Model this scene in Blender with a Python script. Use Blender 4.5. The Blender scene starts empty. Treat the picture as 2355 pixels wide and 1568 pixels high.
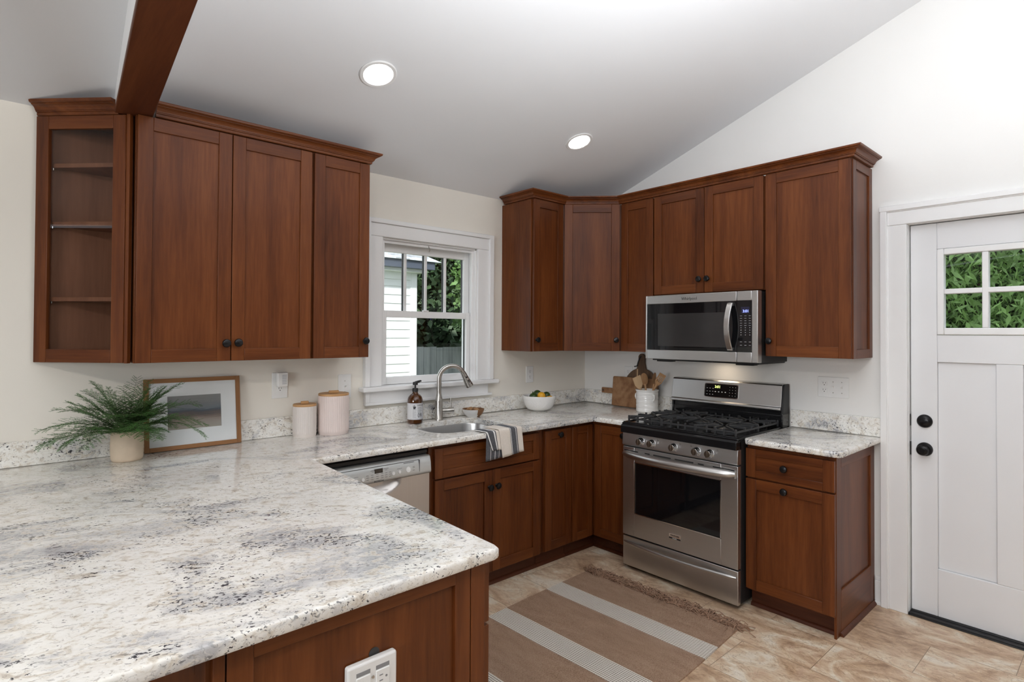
import bpy, bmesh, math, random
from mathutils import Vector, Matrix
from math import sin, cos, pi, sqrt, radians
SC = bpy.context.scene
COL = SC.collection
random.seed(7)

# ---------------------------------------------------------------- camera, world, large lights, exposure
W_IMG, H_IMG = 2355.0, 1568.0
CAM_LOC = Vector((-3.5793, -3.0952, 1.4729))
YAW, PITCH, ROLL = 0.7287, 0.0118, 0.005
F_PX, SX, SY = 1302.7, -1.3, 34.53
fw = Vector((sin(YAW), cos(YAW), 0)); rt = Vector((cos(YAW), -sin(YAW), 0)); up = Vector((0, 0, 1))
f2 = fw * cos(PITCH) + up * sin(PITCH); u2 = up * cos(PITCH) - fw * sin(PITCH)
r3 = rt * cos(ROLL) + u2 * sin(ROLL); u3 = u2 * cos(ROLL) - rt * sin(ROLL)
cd = bpy.data.cameras.new('camera'); cam = bpy.data.objects.new('camera', cd); COL.objects.link(cam)
cam.matrix_world = Matrix(((r3.x, u3.x, -f2.x, CAM_LOC.x), (r3.y, u3.y, -f2.y, CAM_LOC.y), (r3.z, u3.z, -f2.z, CAM_LOC.z), (0, 0, 0, 1)))
cd.sensor_fit = 'HORIZONTAL'; cd.sensor_width = 36.0; cd.lens = F_PX / W_IMG * 36.0
cd.shift_x = -SX / W_IMG; cd.shift_y = -SY / W_IMG; cd.clip_start = 0.02; cd.clip_end = 200
SC.camera = cam

wd = bpy.data.worlds.new('world'); SC.world = wd; wd.use_nodes = True
bg = wd.node_tree.nodes['Background']; bg.inputs['Color'].default_value = (0.86, 0.93, 1.0, 1); bg.inputs['Strength'].default_value = 1.8

def lamp(kind, name, loc, energy, color=(1, 1, 1), aim=None, **kw):
    d = bpy.data.lights.new(name, kind); d.energy = energy; d.color = color
    for k, v in kw.items(): setattr(d, k, v)
    o = bpy.data.objects.new(name, d); COL.objects.link(o); o.location = loc
    if aim is not None:
        o.rotation_euler = (Vector(aim) - Vector(loc)).to_track_quat('-Z', 'Y').to_euler()
    return o

lamp('SUN', 'sun', (-9, -4, 9), 5.5, (1, .97, .92), aim=(0, .5, 4.5), angle=radians(1.5))
# area light added to stand in for daylight from the unseen dining side
lamp('AREA', 'added_window_light', (-6.95, -3.05, 1.6), 70, (.97, .985, 1), aim=(0, -2.4, 1.5), shape='RECTANGLE', size=1.9, size_y=1.1)

# added up-light, bounced off the sloped ceiling in place of unseen room light
lamp('AREA', 'added_uplight', (-2.2, -2.9, 1.9), 80, (.94, .97, 1), aim=(-2.3, -3.0, 4), shape='DISK', size=.8)

vs = SC.view_settings
vs.view_transform = 'Standard'; vs.look = 'None'; vs.gamma = 1.0; vs.use_curve_mapping = False
vs.exposure = 0.02
SC.display_settings.display_device = 'sRGB'
try:
    SC.cycles.use_denoising = True
    SC.cycles.max_bounces = 8; SC.cycles.diffuse_bounces = 5; SC.cycles.glossy_bounces = 4
    SC.cycles.transmission_bounces = 8; SC.cycles.transparent_max_bounces = 16
    SC.cycles.sample_clamp_indirect = 6.0
    SC.cycles.caustics_reflective = False; SC.cycles.caustics_refractive = False
except Exception:
    pass

# ---------------------------------------------------------------- mesh helpers
class MB:
    def __init__(s): s.v = []; s.f = []; s.m = []
    def add(s, vs, fs, mi=0, M=None):
        b = len(s.v)
        for p in vs:
            p = Vector(p)
            s.v.append(M @ p if M is not None else p)
        for f in fs: s.f.append([b + i for i in f]); s.m.append(mi)
        return s
    def box(s, x0, x1, y0, y1, z0, z1, mi=0, M=None):
        x0, x1 = min(x0, x1), max(x0, x1); y0, y1 = min(y0, y1), max(y0, y1); z0, z1 = min(z0, z1), max(z0, z1)
        vs = [(x0, y0, z0), (x1, y0, z0), (x1, y1, z0), (x0, y1, z0), (x0, y0, z1), (x1, y0, z1), (x1, y1, z1), (x0, y1, z1)]
        return s.add(vs, [(0, 3, 2, 1), (4, 5, 6, 7), (0, 1, 5, 4), (1, 2, 6, 5), (2, 3, 7, 6), (3, 0, 4, 7)], mi, M)
    def prism(s, poly, a, b, axis='z', mi=0, M=None):
        # poly: 2-D points; extruded from a to b along axis. axis z: (x,y); axis y: (x,z); axis x: (y,z)
        n = len(poly)
        def P(p, t):
            if axis == 'z': return (p[0], p[1], t)
            if axis == 'y': return (p[0], t, p[1])
            return (t, p[0], p[1])
        vs = [P(p, a) for p in poly] + [P(p, b) for p in poly]
        fs = [tuple(range(n - 1, -1, -1)), tuple(range(n, 2 * n))] + [(i, (i + 1) % n, n + (i + 1) % n, n + i) for i in range(n)]
        return s.add(vs, fs, mi, M)
    def lathe(s, prof, c=(0, 0, 0), seg=32, mi=0, M=None, radf=None):
        vs = []; fs = []; n = len(prof); c = Vector(c)
        for i in range(seg):
            a = 2 * pi * i / seg
            for k, (r, z) in enumerate(prof):
                rr = r * (radf(a, k) if radf else 1)
                vs.append(c + Vector((rr * cos(a), rr * sin(a), z)))
        for i in range(seg):
            j = (i + 1) % seg
            for k in range(n - 1):
                if prof[k][0] < 1e-6 and prof[k + 1][0] < 1e-6: continue
                fs.append((i * n + k, j * n + k, j * n + k + 1, i * n + k + 1))
        return s.add(vs, fs, mi, M)
    def tube(s, path, rad, seg=12, mi=0, caps=True, M=None, flat=None):
        path = [Vector(p) for p in path]; n = len(path)
        rad = rad if isinstance(rad, (list, tuple)) else [rad] * n
        vs = []; fs = []; prev = None
        for i, p in enumerate(path):
            t = (path[min(i + 1, n - 1)] - path[max(i - 1, 0)]).normalized()
            if prev is None:
                a = Vector((0, 0, 1)) if abs(t.z) < .9 else Vector((1, 0, 0))
                x = t.cross(a).normalized()
            else:
                x = (prev - t * prev.dot(t)).normalized()
            prev = x; y = t.cross(x)
            for k in range(seg):
                an = 2 * pi * k / seg
                fx = flat if flat else 1
                vs.append(p + (x * cos(an) + y * sin(an) * fx) * rad[i])
        for i in range(n - 1):
            for k in range(seg):
                j = (k + 1) % seg
                fs.append((i * seg + k, i * seg + j, (i + 1) * seg + j, (i + 1) * seg + k))
        if caps:
            fs.append(tuple(range(seg - 1, -1, -1))); fs.append(tuple(range((n - 1) * seg, n * seg)))
        return s.add(vs, fs, mi, M)
    def sweep(s, prof, path, mi=0, closed_prof=True):
        # prof: (out, z); path: 2-D points, outward is to the right of travel; mitred corners
        n = len(path); P = [Vector((p[0], p[1])) for p in path]; rows = []
        for i in range(n):
            ds = []
            if i > 0: ds.append((P[i] - P[i - 1]).normalized())
            if i < n - 1: ds.append((P[i + 1] - P[i]).normalized())
            ns = [Vector((d.y, -d.x)) for d in ds]
            m = sum(ns, Vector((0, 0))); m.normalize(); k = 1 / max(.2, m.dot(ns[0]))
            rows.append([Vector((P[i].x + m.x * k * o, P[i].y + m.y * k * o, z)) for o, z in prof])
        np_ = len(prof); vs = [q for r in rows for q in r]; fs = []
        for i in range(n - 1):
            for k in range(np_ if closed_prof else np_ - 1):
                j = (k + 1) % np_
                fs.append((i * np_ + k, (i + 1) * np_ + k, (i + 1) * np_ + j, i * np_ + j))
        if closed_prof:
            fs.append(tuple(range(np_))); fs.append(tuple(reversed(range((n - 1) * np_, n * np_))))
        return s.add(vs, fs, mi)
    def build(s, name, mats, parent=None, bevel=0, seg=2, sharp=35, loc=None, rotz=0, recalc=True):
        me = bpy.data.meshes.new(name)
        me.from_pydata([tuple(p) for p in s.v], [], s.f)
        mats = mats if isinstance(mats, (list, tuple)) else [mats]
        for m in mats: me.materials.append(m)
        me.polygons.foreach_set('material_index', s.m)
        if recalc:
            bm = bmesh.new(); bm.from_mesh(me); bmesh.ops.recalc_face_normals(bm, faces=bm.faces); bm.to_mesh(me); bm.free()
        me.polygons.foreach_set('use_smooth', [True] * len(me.polygons))
        me.set_sharp_from_angle(angle=radians(sharp)); me.update()
        o = bpy.data.objects.new(name, me); COL.objects.link(o)
        if parent is not None: o.parent = parent
        if loc is not None: o.location = loc
        if rotz: o.rotation_euler = (0, 0, rotz)
        if bevel:
            b = o.modifiers.new('bevel', 'BEVEL'); b.width = bevel; b.segments = seg; b.limit_method = 'ANGLE'; b.angle_limit = radians(40)
        return o

def tag(o, label=None, cat=None, group=None, kind=None):
    if label: o['label'] = label
    if cat: o['category'] = cat
    if group: o['group'] = group
    if kind: o['kind'] = kind
    return o
def thing(name, label, cat, loc=(0, 0, 0), rotz=0, group=None):
    o = bpy.data.objects.new(name, None); COL.objects.link(o); o.empty_display_size = .1
    o.location = loc; o.rotation_euler = (0, 0, rotz)
    return tag(o, label, cat, group)
def struct(o, label=None, cat=None):
    return tag(o, label, cat, kind='structure')
def text(name, body, size, parent, loc, rot, m, ext=.0004, sx=1.0, align='CENTER'):
    c = bpy.data.curves.new(name, 'FONT'); c.body = body; c.size = size; c.extrude = ext; c.align_x = align; c.align_y = 'CENTER'
    c.materials.append(m)
    t_ = bpy.data.objects.new(name, c); me = bpy.data.meshes.new_from_object(t_); me.name = name
    bpy.data.objects.remove(t_); bpy.data.curves.remove(c)
    if not me.materials: me.materials.append(m)
    o = bpy.data.objects.new(name, me); COL.objects.link(o); o.parent = parent; o.location = loc; o.rotation_euler = rot; o.scale = (sx, 1, 1)
    return o
def dup(o, parent=None):
    c = o.copy(); COL.objects.link(c); c.parent = parent
    for ch in [q for q in bpy.data.objects if q.parent == o]: dup(ch, c)
    return c

# ---------------------------------------------------------------- materials
def newmat(name):
    m = bpy.data.materials.new(name); m.use_nodes = True
    nt = m.node_tree; return m, nt, nt.nodes['Principled BSDF']
def N(nt, t, **kw):
    n = nt.nodes.new(t)
    for k, v in kw.items():
        if k in n.inputs: n.inputs[k].default_value = v
        else: setattr(n, k, v)
    return n
def ramp(nt, fac, stops, interp='LINEAR'):
    r = nt.nodes.new('ShaderNodeValToRGB'); r.color_ramp.interpolation = interp
    e = r.color_ramp.elements
    while len(e) < len(stops): e.new(.5)
    for i, (p, c) in enumerate(stops):
        e[i].position = p; e[i].color = (c[0], c[1], c[2], 1) if not isinstance(c, (int, float)) else (c, c, c, 1)
    nt.links.new(fac, r.inputs[0]); return r.outputs[0]
def mixc(nt, fac, a, b, mode='MIX'):
    n = nt.nodes.new('ShaderNodeMix'); n.data_type = 'RGBA'; n.blend_type = mode
    for sock, v in ((n.inputs[0], fac), (n.inputs[6], a), (n.inputs[7], b)):
        if hasattr(v, 'is_output'): nt.links.new(v, sock)
        else: sock.default_value = v if isinstance(v, (int, float)) else (v[0], v[1], v[2], 1)
    return n.outputs[2]
def math_(nt, op, a, b=None, c=None):
    n = nt.nodes.new('ShaderNodeMath'); n.operation = op
    for i, v in enumerate((a, b, c)):
        if v is None: continue
        if hasattr(v, 'is_output'): nt.links.new(v, n.inputs[i])
        else: n.inputs[i].default_value = v
    return n.outputs[0]
def coords(nt, scale=(1, 1, 1), rot=(0, 0, 0), loc=(0, 0, 0), rand=0, src='Object'):
    tc = nt.nodes.new('ShaderNodeTexCoord'); out = tc.outputs[src]
    if rand:
        oi = nt.nodes.new('ShaderNodeObjectInfo')
        sc = nt.nodes.new('ShaderNodeVectorMath'); sc.operation = 'ADD'
        cb = nt.nodes.new('ShaderNodeCombineXYZ')
        a = math_(nt, 'MULTIPLY', oi.outputs['Random'], rand)
        for i in range(3): nt.links.new(a, cb.inputs[i])
        nt.links.new(out, sc.inputs[0]); nt.links.new(cb.outputs[0], sc.inputs[1]); out = sc.outputs[0]
    mp = nt.nodes.new('ShaderNodeMapping'); mp.inputs['Scale'].default_value = scale; mp.inputs['Rotation'].default_value = rot; mp.inputs['Location'].default_value = loc
    nt.links.new(out, mp.inputs[0]); return mp.outputs[0]
def noise(nt, vec, scale=5, detail=4, rough=.5, dist=0):
    n = nt.nodes.new('ShaderNodeTexNoise'); n.inputs['Scale'].default_value = scale; n.inputs['Detail'].default_value = detail
    n.inputs['Roughness'].default_value = rough; n.inputs['Distortion'].default_value = dist
    nt.links.new(vec, n.inputs['Vector']); return n.outputs['Fac']
def bump(nt, b, h, strength=.2, dist=.01):
    n = nt.nodes.new('ShaderNodeBump'); n.inputs['Strength'].default_value = strength; n.inputs['Distance'].default_value = dist
    nt.links.new(h, n.inputs['Height']); nt.links.new(n.outputs[0], b.inputs['Normal'])
def plain(name, col, rough=.5, metal=0, spec=.5, coat=0, mottle=0, mscale=12, emit=None, estr=0):
    m, nt, b = newmat(name)
    b.inputs['Roughness'].default_value = rough; b.inputs['Metallic'].default_value = metal
    b.inputs['Specular IOR Level'].default_value = spec; b.inputs['Coat Weight'].default_value = coat
    v = coords(nt); n = noise(nt, v, mscale, 3)
    k = mottle or .03
    c = ramp(nt, n, [(.25, [x * (1 - k) for x in col]), (.75, [min(1, x * (1 + k)) for x in col])])
    nt.links.new(c, b.inputs['Base Color'])
    if emit: b.inputs['Emission Color'].default_value = (*emit, 1); b.inputs['Emission Strength'].default_value = estr
    return m
def wood(name, axis='z', dark=(.054, .0130, .0038), mid=(.122, .0335, .0082), light=(.195, .060, .0155), rough=.36, fine=75, big=2.2, coat=.0, spec=.28):
    m, nt, b = newmat(name)
    sc = {'z': (1, 1, .07), 'x': (.07, 1, 1), 'y': (1, .07, 1)}[axis]
    v = coords(nt, sc, rand=9)
    n1 = noise(nt, v, fine, 5, .6, .15)
    n2 = noise(nt, v, big, 2, .5, .3)
    s = math_(nt, 'SINE', math_(nt, 'MULTIPLY', n2, 55))
    s = math_(nt, 'MULTIPLY_ADD', s, .5, .5)
    n3 = noise(nt, v, 5, 3, .5, .4)
    f = math_(nt, 'ADD', math_(nt, 'MULTIPLY', n1, .5), math_(nt, 'ADD', math_(nt, 'MULTIPLY', s, .14), math_(nt, 'MULTIPLY', n3, .42)))
    c = ramp(nt, f, [(.28, dark), (.53, mid), (.8, light)])
    nt.links.new(c, b.inputs['Base Color'])
    b.inputs['Roughness'].default_value = rough; b.inputs['Specular IOR Level'].default_value = spec
    b.inputs['Coat Weight'].default_value = coat; b.inputs['Coat Roughness'].default_value = .2
    bump(nt, b, n1, .06, .002)
    return m
def steel(name, col=(.62, .615, .61), rough=.30, axis='z', grain=.03):
    m, nt, b = newmat(name)
    sc = {'z': (2, 2, 420), 'y': (2, 420, 2), 'x': (420, 2, 2)}[axis]
    v = coords(nt, sc); n = noise(nt, v, 1.0, 3, .6)
    nt.links.new(ramp(nt, n, [(.2, [c * (1 - grain) for c in col]), (.8, [c * (1 + grain) for c in col])]), b.inputs['Base Color'])
    b.inputs['Metallic'].default_value = 1
    nt.links.new(ramp(nt, n, [(.2, rough * .93), (.8, rough * 1.07)]), b.inputs['Roughness'])
    return m
def glass(name, tint=(1, 1, 1), refl=1.0, rough=0.0):
    m, nt, b = newmat(name); nt.nodes.remove(b)
    t = N(nt, 'ShaderNodeBsdfTransparent'); t.inputs[0].default_value = (*tint, 1)
    g = N(nt, 'ShaderNodeBsdfGlossy'); g.inputs['Roughness'].default_value = rough
    fr = N(nt, 'ShaderNodeFresnel'); fr.inputs[0].default_value = 1.5
    mx = N(nt, 'ShaderNodeMixShader')
    ge = N(nt, 'ShaderNodeNewGeometry')
    ff = math_(nt, 'MULTIPLY', math_(nt, 'MULTIPLY', fr.outputs[0], refl), math_(nt, 'SUBTRACT', 1.0, ge.outputs['Backfacing']))
    nt.links.new(ff, mx.inputs[0]); nt.links.new(t.outputs[0], mx.inputs[1]); nt.links.new(g.outputs[0], mx.inputs[2])
    nt.links.new(mx.outputs[0], nt.nodes['Material Output'].inputs[0])
    return m

M = {}
M['wv'] = wood('cherry_vertical', 'z'); M['wh'] = wood('cherry_horizontal', 'x'); M['wy'] = wood('cherry_along', 'y')
M['beam'] = wood('beam_wood', 'y', (.05, .012, .005), (.10, .027, .009), (.16, .05, .017), rough=.45)
M['inner'] = wood('cabinet_inside', 'z', (.15, .062, .032), (.21, .092, .05), (.27, .125, .07), rough=.5)
M['toe'] = wood('toe_wood', 'x', (.045, .012, .006), (.085, .024, .010), (.12, .036, .015), rough=.4)
M['wall'] = plain('wall_paint', (.83, .79, .715), .75, mottle=.012, mscale=3)
M['wallb'] = plain('wall_paint_light', (.82, .81, .79), .75, mottle=.012, mscale=3)
M['ceil'] = plain('ceiling_paint', (.79, .80, .82), .8, mottle=.01, mscale=2)
M['trim'] = plain('trim_paint', (.84, .84, .84), .32, mottle=.01)
M['doorp'] = plain('door_paint', (.78, .785, .80), .38, mottle=.012, mscale=5)
M['steel'] = steel('brushed_steel', (.58, .575, .57), .36); M['steelv'] = steel('brushed_steel_smooth', (.60, .59, .58), .34, 'z', .03)
M['sinksteel'] = steel('sink_steel', (.55, .55, .55), .3, 'x', .06)
M['nickel'] = steel('brushed_nickel', (.50, .48, .45), .28, 'z', .06)
M['chrome'] = plain('polished_metal', (.75, .75, .76), .12, 1)
M['dwpanel'] = plain('silver_plastic', (.56, .58, .58), .35, .55)
M['dwdoor'] = steel('dishwasher_steel', (.56, .53, .51), .38, 'x', .04)
M['blk'] = plain('black_enamel', (.010, .010, .011), .13, spec=.5)
M['blkm'] = plain('black_matte', (.014, .014, .015), .5)
M['iron'] = plain('cast_iron', (.028, .029, .031), .45, mottle=.2, mscale=60)
M['blkglass'] = plain('black_glass', (.006, .006, .007), .04, spec=.5)
M['knob'] = plain('dark_bronze', (.02, .019, .02), .28, .7, mottle=.3, mscale=40)
M['white'] = plain('white_plastic', (.82, .82, .81), .3)
M['slot'] = plain('dark_slot', (.03, .03, .03), .6)
M['dial'] = plain('dial_metal', (.20, .155, .12), .3, .9)
M['glass'] = glass('clear_glass', (.97, .98, .98)); M['cabglass'] = glass('cabinet_glass', (.92, .91, .90), .8)
M['ceramic'] = plain('white_ceramic', (.80, .79, .77), .18, coat=.3)
M['ink'] = plain('ink', (.025, .025, .03), .6)
M['led_b'] = plain('blue_digits', (.2, .25, .9), .5, emit=(.30, .36, 1), estr=2.5)
M['led_y'] = plain('yellow_digits', (.8, .9, .3), .5, emit=(.85, 1, .25), estr=2.0)
M['lens'] = plain('lamp_lens', (1, 1, 1), .5, emit=(1, .97, .92), estr=14)

def granite(name):
    m, nt, b = newmat(name)
    base = coords(nt, (1, 1, 1), (0, 0, radians(22)))
    st = N(nt, 'ShaderNodeMapping'); st.inputs['Scale'].default_value = (.68, 1, 1); nt.links.new(base, st.inputs[0]); v = st.outputs[0]
    big = noise(nt, v, 3.4, 4, .6, 1.2)
    mid = noise(nt, v, 34, 6, .66, .9)
    fin = noise(nt, v, 95, 5, .68, .8)
    fin2 = noise(nt, v, 130, 4, .62, .6)
    cream = ramp(nt, mid, [(.28, (.48, .42, .36)), (.39, (.70, .65, .57)), (.47, (.85, .83, .78)), (.68, (.92, .91, .88))])
    gm = math_(nt, 'MULTIPLY', ramp(nt, big, [(.52, 0), (.62, 1)]), ramp(nt, mid, [(.40, 0), (.52, 1)]))
    c = mixc(nt, math_(nt, 'MULTIPLY', gm, .68), cream, (.35, .355, .385))
    # fine brownish veining everywhere
    c = mixc(nt, ramp(nt, fin, [(.34, .65), (.43, 0)]), c, (.36, .31, .27))
    # dark mineral specks, denser inside the grey patches
    dens = math_(nt, 'MULTIPLY_ADD', ramp(nt, big, [(.42, 0), (.64, 1)]), .10, 0)
    sp = math_(nt, 'LESS_THAN', fin2, math_(nt, 'ADD', dens, .36))
    cl = ramp(nt, noise(nt, v, 9, 3, .6, .4), [(.46, 0), (.58, 1)])
    c = mixc(nt, math_(nt, 'MULTIPLY', sp, math_(nt, 'MULTIPLY_ADD', cl, .7, .25)), c, (.022, .022, .032))
    red = math_(nt, 'MULTIPLY', math_(nt, 'LESS_THAN', noise(nt, v, 60, 2, .5), .30), ramp(nt, noise(nt, v, 4, 2), [(.55, 0), (.65, 1)]))
    c = mixc(nt, red, c, (.10, .03, .035))
    nt.links.new(c, b.inputs['Base Color'])
    b.inputs['Roughness'].default_value = .07; b.inputs['Specular IOR Level'].default_value = .45
    return m
M['granite'] = granite('granite')

def floor_mat():
    m, nt, b = newmat('floor_tile')
    tc = N(nt, 'ShaderNodeTexCoord'); sep = N(nt, 'ShaderNodeSeparateXYZ'); nt.links.new(tc.outputs['Object'], sep.inputs[0])
    cb = N(nt, 'ShaderNodeCombineXYZ')
    nt.links.new(math_(nt, 'ADD', sep.outputs[1], 2.408 + 6.1), cb.inputs[0]); nt.links.new(math_(nt, 'ADD', sep.outputs[0], .30 + .312 * 40), cb.inputs[1])
    br = N(nt, 'ShaderNodeTexBrick'); nt.links.new(cb.outputs[0], br.inputs['Vector'])
    br.offset = .5; br.inputs['Scale'].default_value = 1; br.inputs['Brick Width'].default_value = .61; br.inputs['Row Height'].default_value = .312
    br.inputs['Mortar Size'].default_value = .0016; br.inputs['Mortar Smooth'].default_value = .3; br.inputs['Bias'].default_value = 0
    br.inputs['Color1'].default_value = (0, 0, 0, 1); br.inputs['Color2'].default_value = (1, 1, 1, 1); br.inputs['Mortar'].default_value = (.5, .5, .5, 1)
    va = N(nt, 'ShaderNodeVectorMath', operation='MULTIPLY_ADD')
    nt.links.new(br.outputs['Color'], va.inputs[0]); va.inputs[1].default_value = (7, 5, 3); nt.links.new(tc.outputs['Object'], va.inputs[2])
    mp = N(nt, 'ShaderNodeMapping'); mp.inputs['Scale'].default_value = (1.5, .85, 1); nt.links.new(va.outputs[0], mp.inputs[0]); v = mp.outputs[0]
    n1 = noise(nt, v, 3.2, 6, .62, 1.6); n2 = noise(nt, v, 26, 5, .65, .8); n3 = noise(nt, v, 7, 5, .6, 2.0)
    c = ramp(nt, n1, [(.30, (.33, .22, .145)), (.42, (.53, .39, .275)), (.52, (.65, .52, .395)), (.64, (.77, .70, .61))])
    c = mixc(nt, .35, c, ramp(nt, n2, [(.3, (.22, .13, .07)), (.7, (.80, .70, .56))]), 'OVERLAY')
    c = mixc(nt, ramp(nt, n3, [(.485, 0), (.5, .55), (.515, 0)]), c, (.24, .14, .08))
    c = mixc(nt, math_(nt, 'MULTIPLY', br.outputs['Fac'], .75), c, (.17, .115, .07))
    nt.links.new(c, b.inputs['Base Color'])
    nt.links.new(ramp(nt, n2, [(.3, .42), (.7, .30)]), b.inputs['Roughness'])
    h = math_(nt, 'SUBTRACT', math_(nt, 'MULTIPLY', n2, .3), br.outputs['Fac'])
    bump(nt, b, h, .15, .003)
    return m
M['floor'] = floor_mat()

# ---------------------------------------------------------------- structure
XL, YB = -7.1, -6.3           # left wall, wall behind the camera
CZ, CS = 2.43, .347           # kitchen ceiling height at the window wall, slope
def zc(y): return CZ + CS * (-y)
RIDGE = -3.25
def wall_with_holes(name, mat, axis, pos0, pos1, a0, a1, z0, ztop, holes, parent=None):
    # boxes around rectangular holes; axis 'x' = wall runs along x (thickness in y)
    mb = MB(); cuts = sorted(set([a0, a1] + [h for q in holes for h in q[:2]]))
    for i in range(len(cuts) - 1):
        a, b = cuts[i], cuts[i + 1]; mid = (a + b) / 2; zz = [z0]
        for (h0, h1, hz0, hz1) in holes:
            if h0 <= mid <= h1: zz += [hz0, hz1]
        zz.append(None)
        for k in range(0, len(zz), 2):
            lo, hi = zz[k], zz[k + 1]
            ta = ztop(a) if hi is None else hi; tb = ztop(b) if hi is None else hi
            poly = [(a, lo), (b, lo), (b, tb), (a, ta)]
            mb.prism(poly, pos0, pos1, 'y' if axis == 'x' else 'x')
    return mb.build(name, mat, parent)
WX0, WX1, WZ0, WZ1 = -1.88, -1.146, 1.146, 2.051         # kitchen window opening
struct(wall_with_holes('wall_back', M['wall'], 'x', 0, .15, XL, .15, 0, lambda x: CZ if x > -3.3 else 2.385, [(WX0, WX1, WZ0 - .03, WZ1)]), 'cream painted window wall behind the sink counter', 'wall')
DY0, DY1, DZ1 = -3.085, -2.252, 2.06                      # back door opening
gable = lambda y: zc(y) if y > RIDGE else zc(RIDGE) - CS * (RIDGE - y)
cuts = [YB, DY0, DY1, 0]
mb = MB()
for a, b, lo in ((YB, RIDGE, 0), (RIDGE, DY0, 0), (DY0, DY1, DZ1), (DY1, 0, 0)):
    mb.prism([(a, lo), (b, lo), (b, gable(b)), (a, gable(a))], 0, .15, 'x')
struct(mb.build('wall_right', M['wallb']), 'pale gable wall behind the range and the white door', 'wall')
M['wall_d'] = plain('low_bounce_paint', (.20, .19, .175), .8)  # dark tone chosen to weaken light bounced off the unseen walls
struct(wall_with_holes('wall_left', M['wall_d'], 'y', XL - .12, XL, YB, 0, 0, lambda y: 2.388 + .12 * (-y), [(-4.05, -2.05, 1.0, 2.3)]), 'unseen wall of the dining side, darkened to cut bounced light', 'wall')
struct(wall_with_holes('wall_front', M['wall_d'], 'x', YB - .12, YB, XL, .15, 0, lambda x: 2.52, []), 'unseen wall behind the camera, darkened to cut bounced light', 'wall')
mb = MB(); mb.box(-3.30, .15, YB - .1, .15, -.06, 0); struct(mb.build('floor', M['floor']), 'tan stone look tile floor', 'floor')
mb = MB(); mb.box(XL - .1, -3.30, YB - .1, .15, -.06, 0); struct(mb.build('floor_dining', wood('low_bounce_boards', 'y', (.02, .011, .007), (.045, .024, .014), (.075, .042, .025), rough=.4)), 'unseen wood floor of the dining side, made dark to cut bounced light', 'floor')  # invented dark boards, keep low bounced light down
mb = MB()
XBM = -3.2
mb.prism([(.15, zc(.15)), (RIDGE, zc(RIDGE)), (YB - .1, zc(RIDGE) - CS * (RIDGE - YB + .1)), (YB - .1, zc(RIDGE) + .1 - CS * (RIDGE - YB + .1)), (RIDGE, zc(RIDGE) + .1), (.15, zc(.15) + .1)], XBM, .15, 'x')
struct(mb.build('ceiling', M['ceil']), 'sloped light grey ceiling above the kitchen', 'ceiling')
mb = MB(); mb.prism([(.15, 2.39), (0, 2.410), (-.22, 2.458), (-.7, 2.513), (YB - .1, 3.16), (YB - .1, 3.26), (.15, 2.56)], XL - .1, -3.2, 'x')
struct(mb.build('ceiling_left', M['ceil']), 'lower grey ceiling left of the wood wrapped beam', 'ceiling')
# beam: drywall header with a wood board under it, slightly out of square
def bx(y): return -3.254 + .068 * (y + .28)
yb0, yb1 = -.275, -5.9
mb = MB()
mb.prism([(bx(.05), .05), (bx(yb1), yb1), (bx(yb1) + .125, yb1), (bx(.05) + .125, .05)], 2.392, 3.62, 'z')
hd = mb.build('beam', M['trim']); struct(hd, 'white header with dark wood board under it', 'beam')
mb = MB()
mb.prism([(bx(yb0) - .002, yb0), (bx(yb1) - .002, yb1), (bx(yb1) + .129, yb1), (bx(yb0) + .129, yb0)], 2.370, 2.3915, 'z')
mb.build('beam_board', M['beam'], hd, bevel=.003)

# window_1 : casing, stool, apron, jamb, two sashes
win = bpy.data.objects.new('window_1', None); COL.objects.link(win); struct(win, 'white double hung window above the sink', 'window')
mb = MB()
mb.box(-1.965, WX0, -.02, 0, WZ0, WZ1); mb.box(WX1, -1.05, -.02, 0, WZ0, WZ1)            # flat side casings
mb.box(-1.998, -1.965, -.034, 0, WZ0, 2.135); mb.box(-1.05, -1.012, -.034, 0, WZ0, 2.135)  # back bands
mb.box(-1.965, -1.05, -.022, 0, WZ1, 2.13); mb.box(-1.998, -1.012, -.034, 0, 2.13, 2.157)
mb.box(-1.99, -1.02, -.026, 0, 2.135, 2.142)
mb.build('window_casing', M['trim'], win, bevel=.003)
mb = MB(); mb.box(-2.022, -.980, -.062, .05, 1.118, 1.146); mb.build('window_stool', M['trim'], win, bevel=.007, seg=3)
mb = MB(); mb.box(-1.965, -1.05, -.02, 0, 1.045, 1.118); mb.box(-1.993, -1.02, -.03, 0, 1.035, 1.052); mb.box(-1.993, -1.965, -.03, 0, 1.052, 1.118); mb.build('window_apron', M['trim'], win, bevel=.003)
mb = MB()
mb.box(WX0 - .001, WX0 + .012, 0, .15, WZ0, WZ1); mb.box(WX1 - .012, WX1 + .001, 0, .15, WZ0, WZ1); mb.box(WX0, WX1, 0, .15, WZ1 - .012, WZ1 + .001); mb.box(WX0, WX1, .05, .15, WZ0 - .03, WZ0 + .002)
mb.box(WX0 + .012, WX0 + .03, .015, .028, WZ0, WZ1 - .012); mb.box(WX1 - .03, WX1 - .012, .015, .028, WZ0, WZ1 - .012); mb.box(WX0 + .03, WX1 - .03, .015, .028, WZ1 - .03, WZ1 - .012)
mb.build('window_jamb', M['trim'], win, bevel=.0015)
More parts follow.
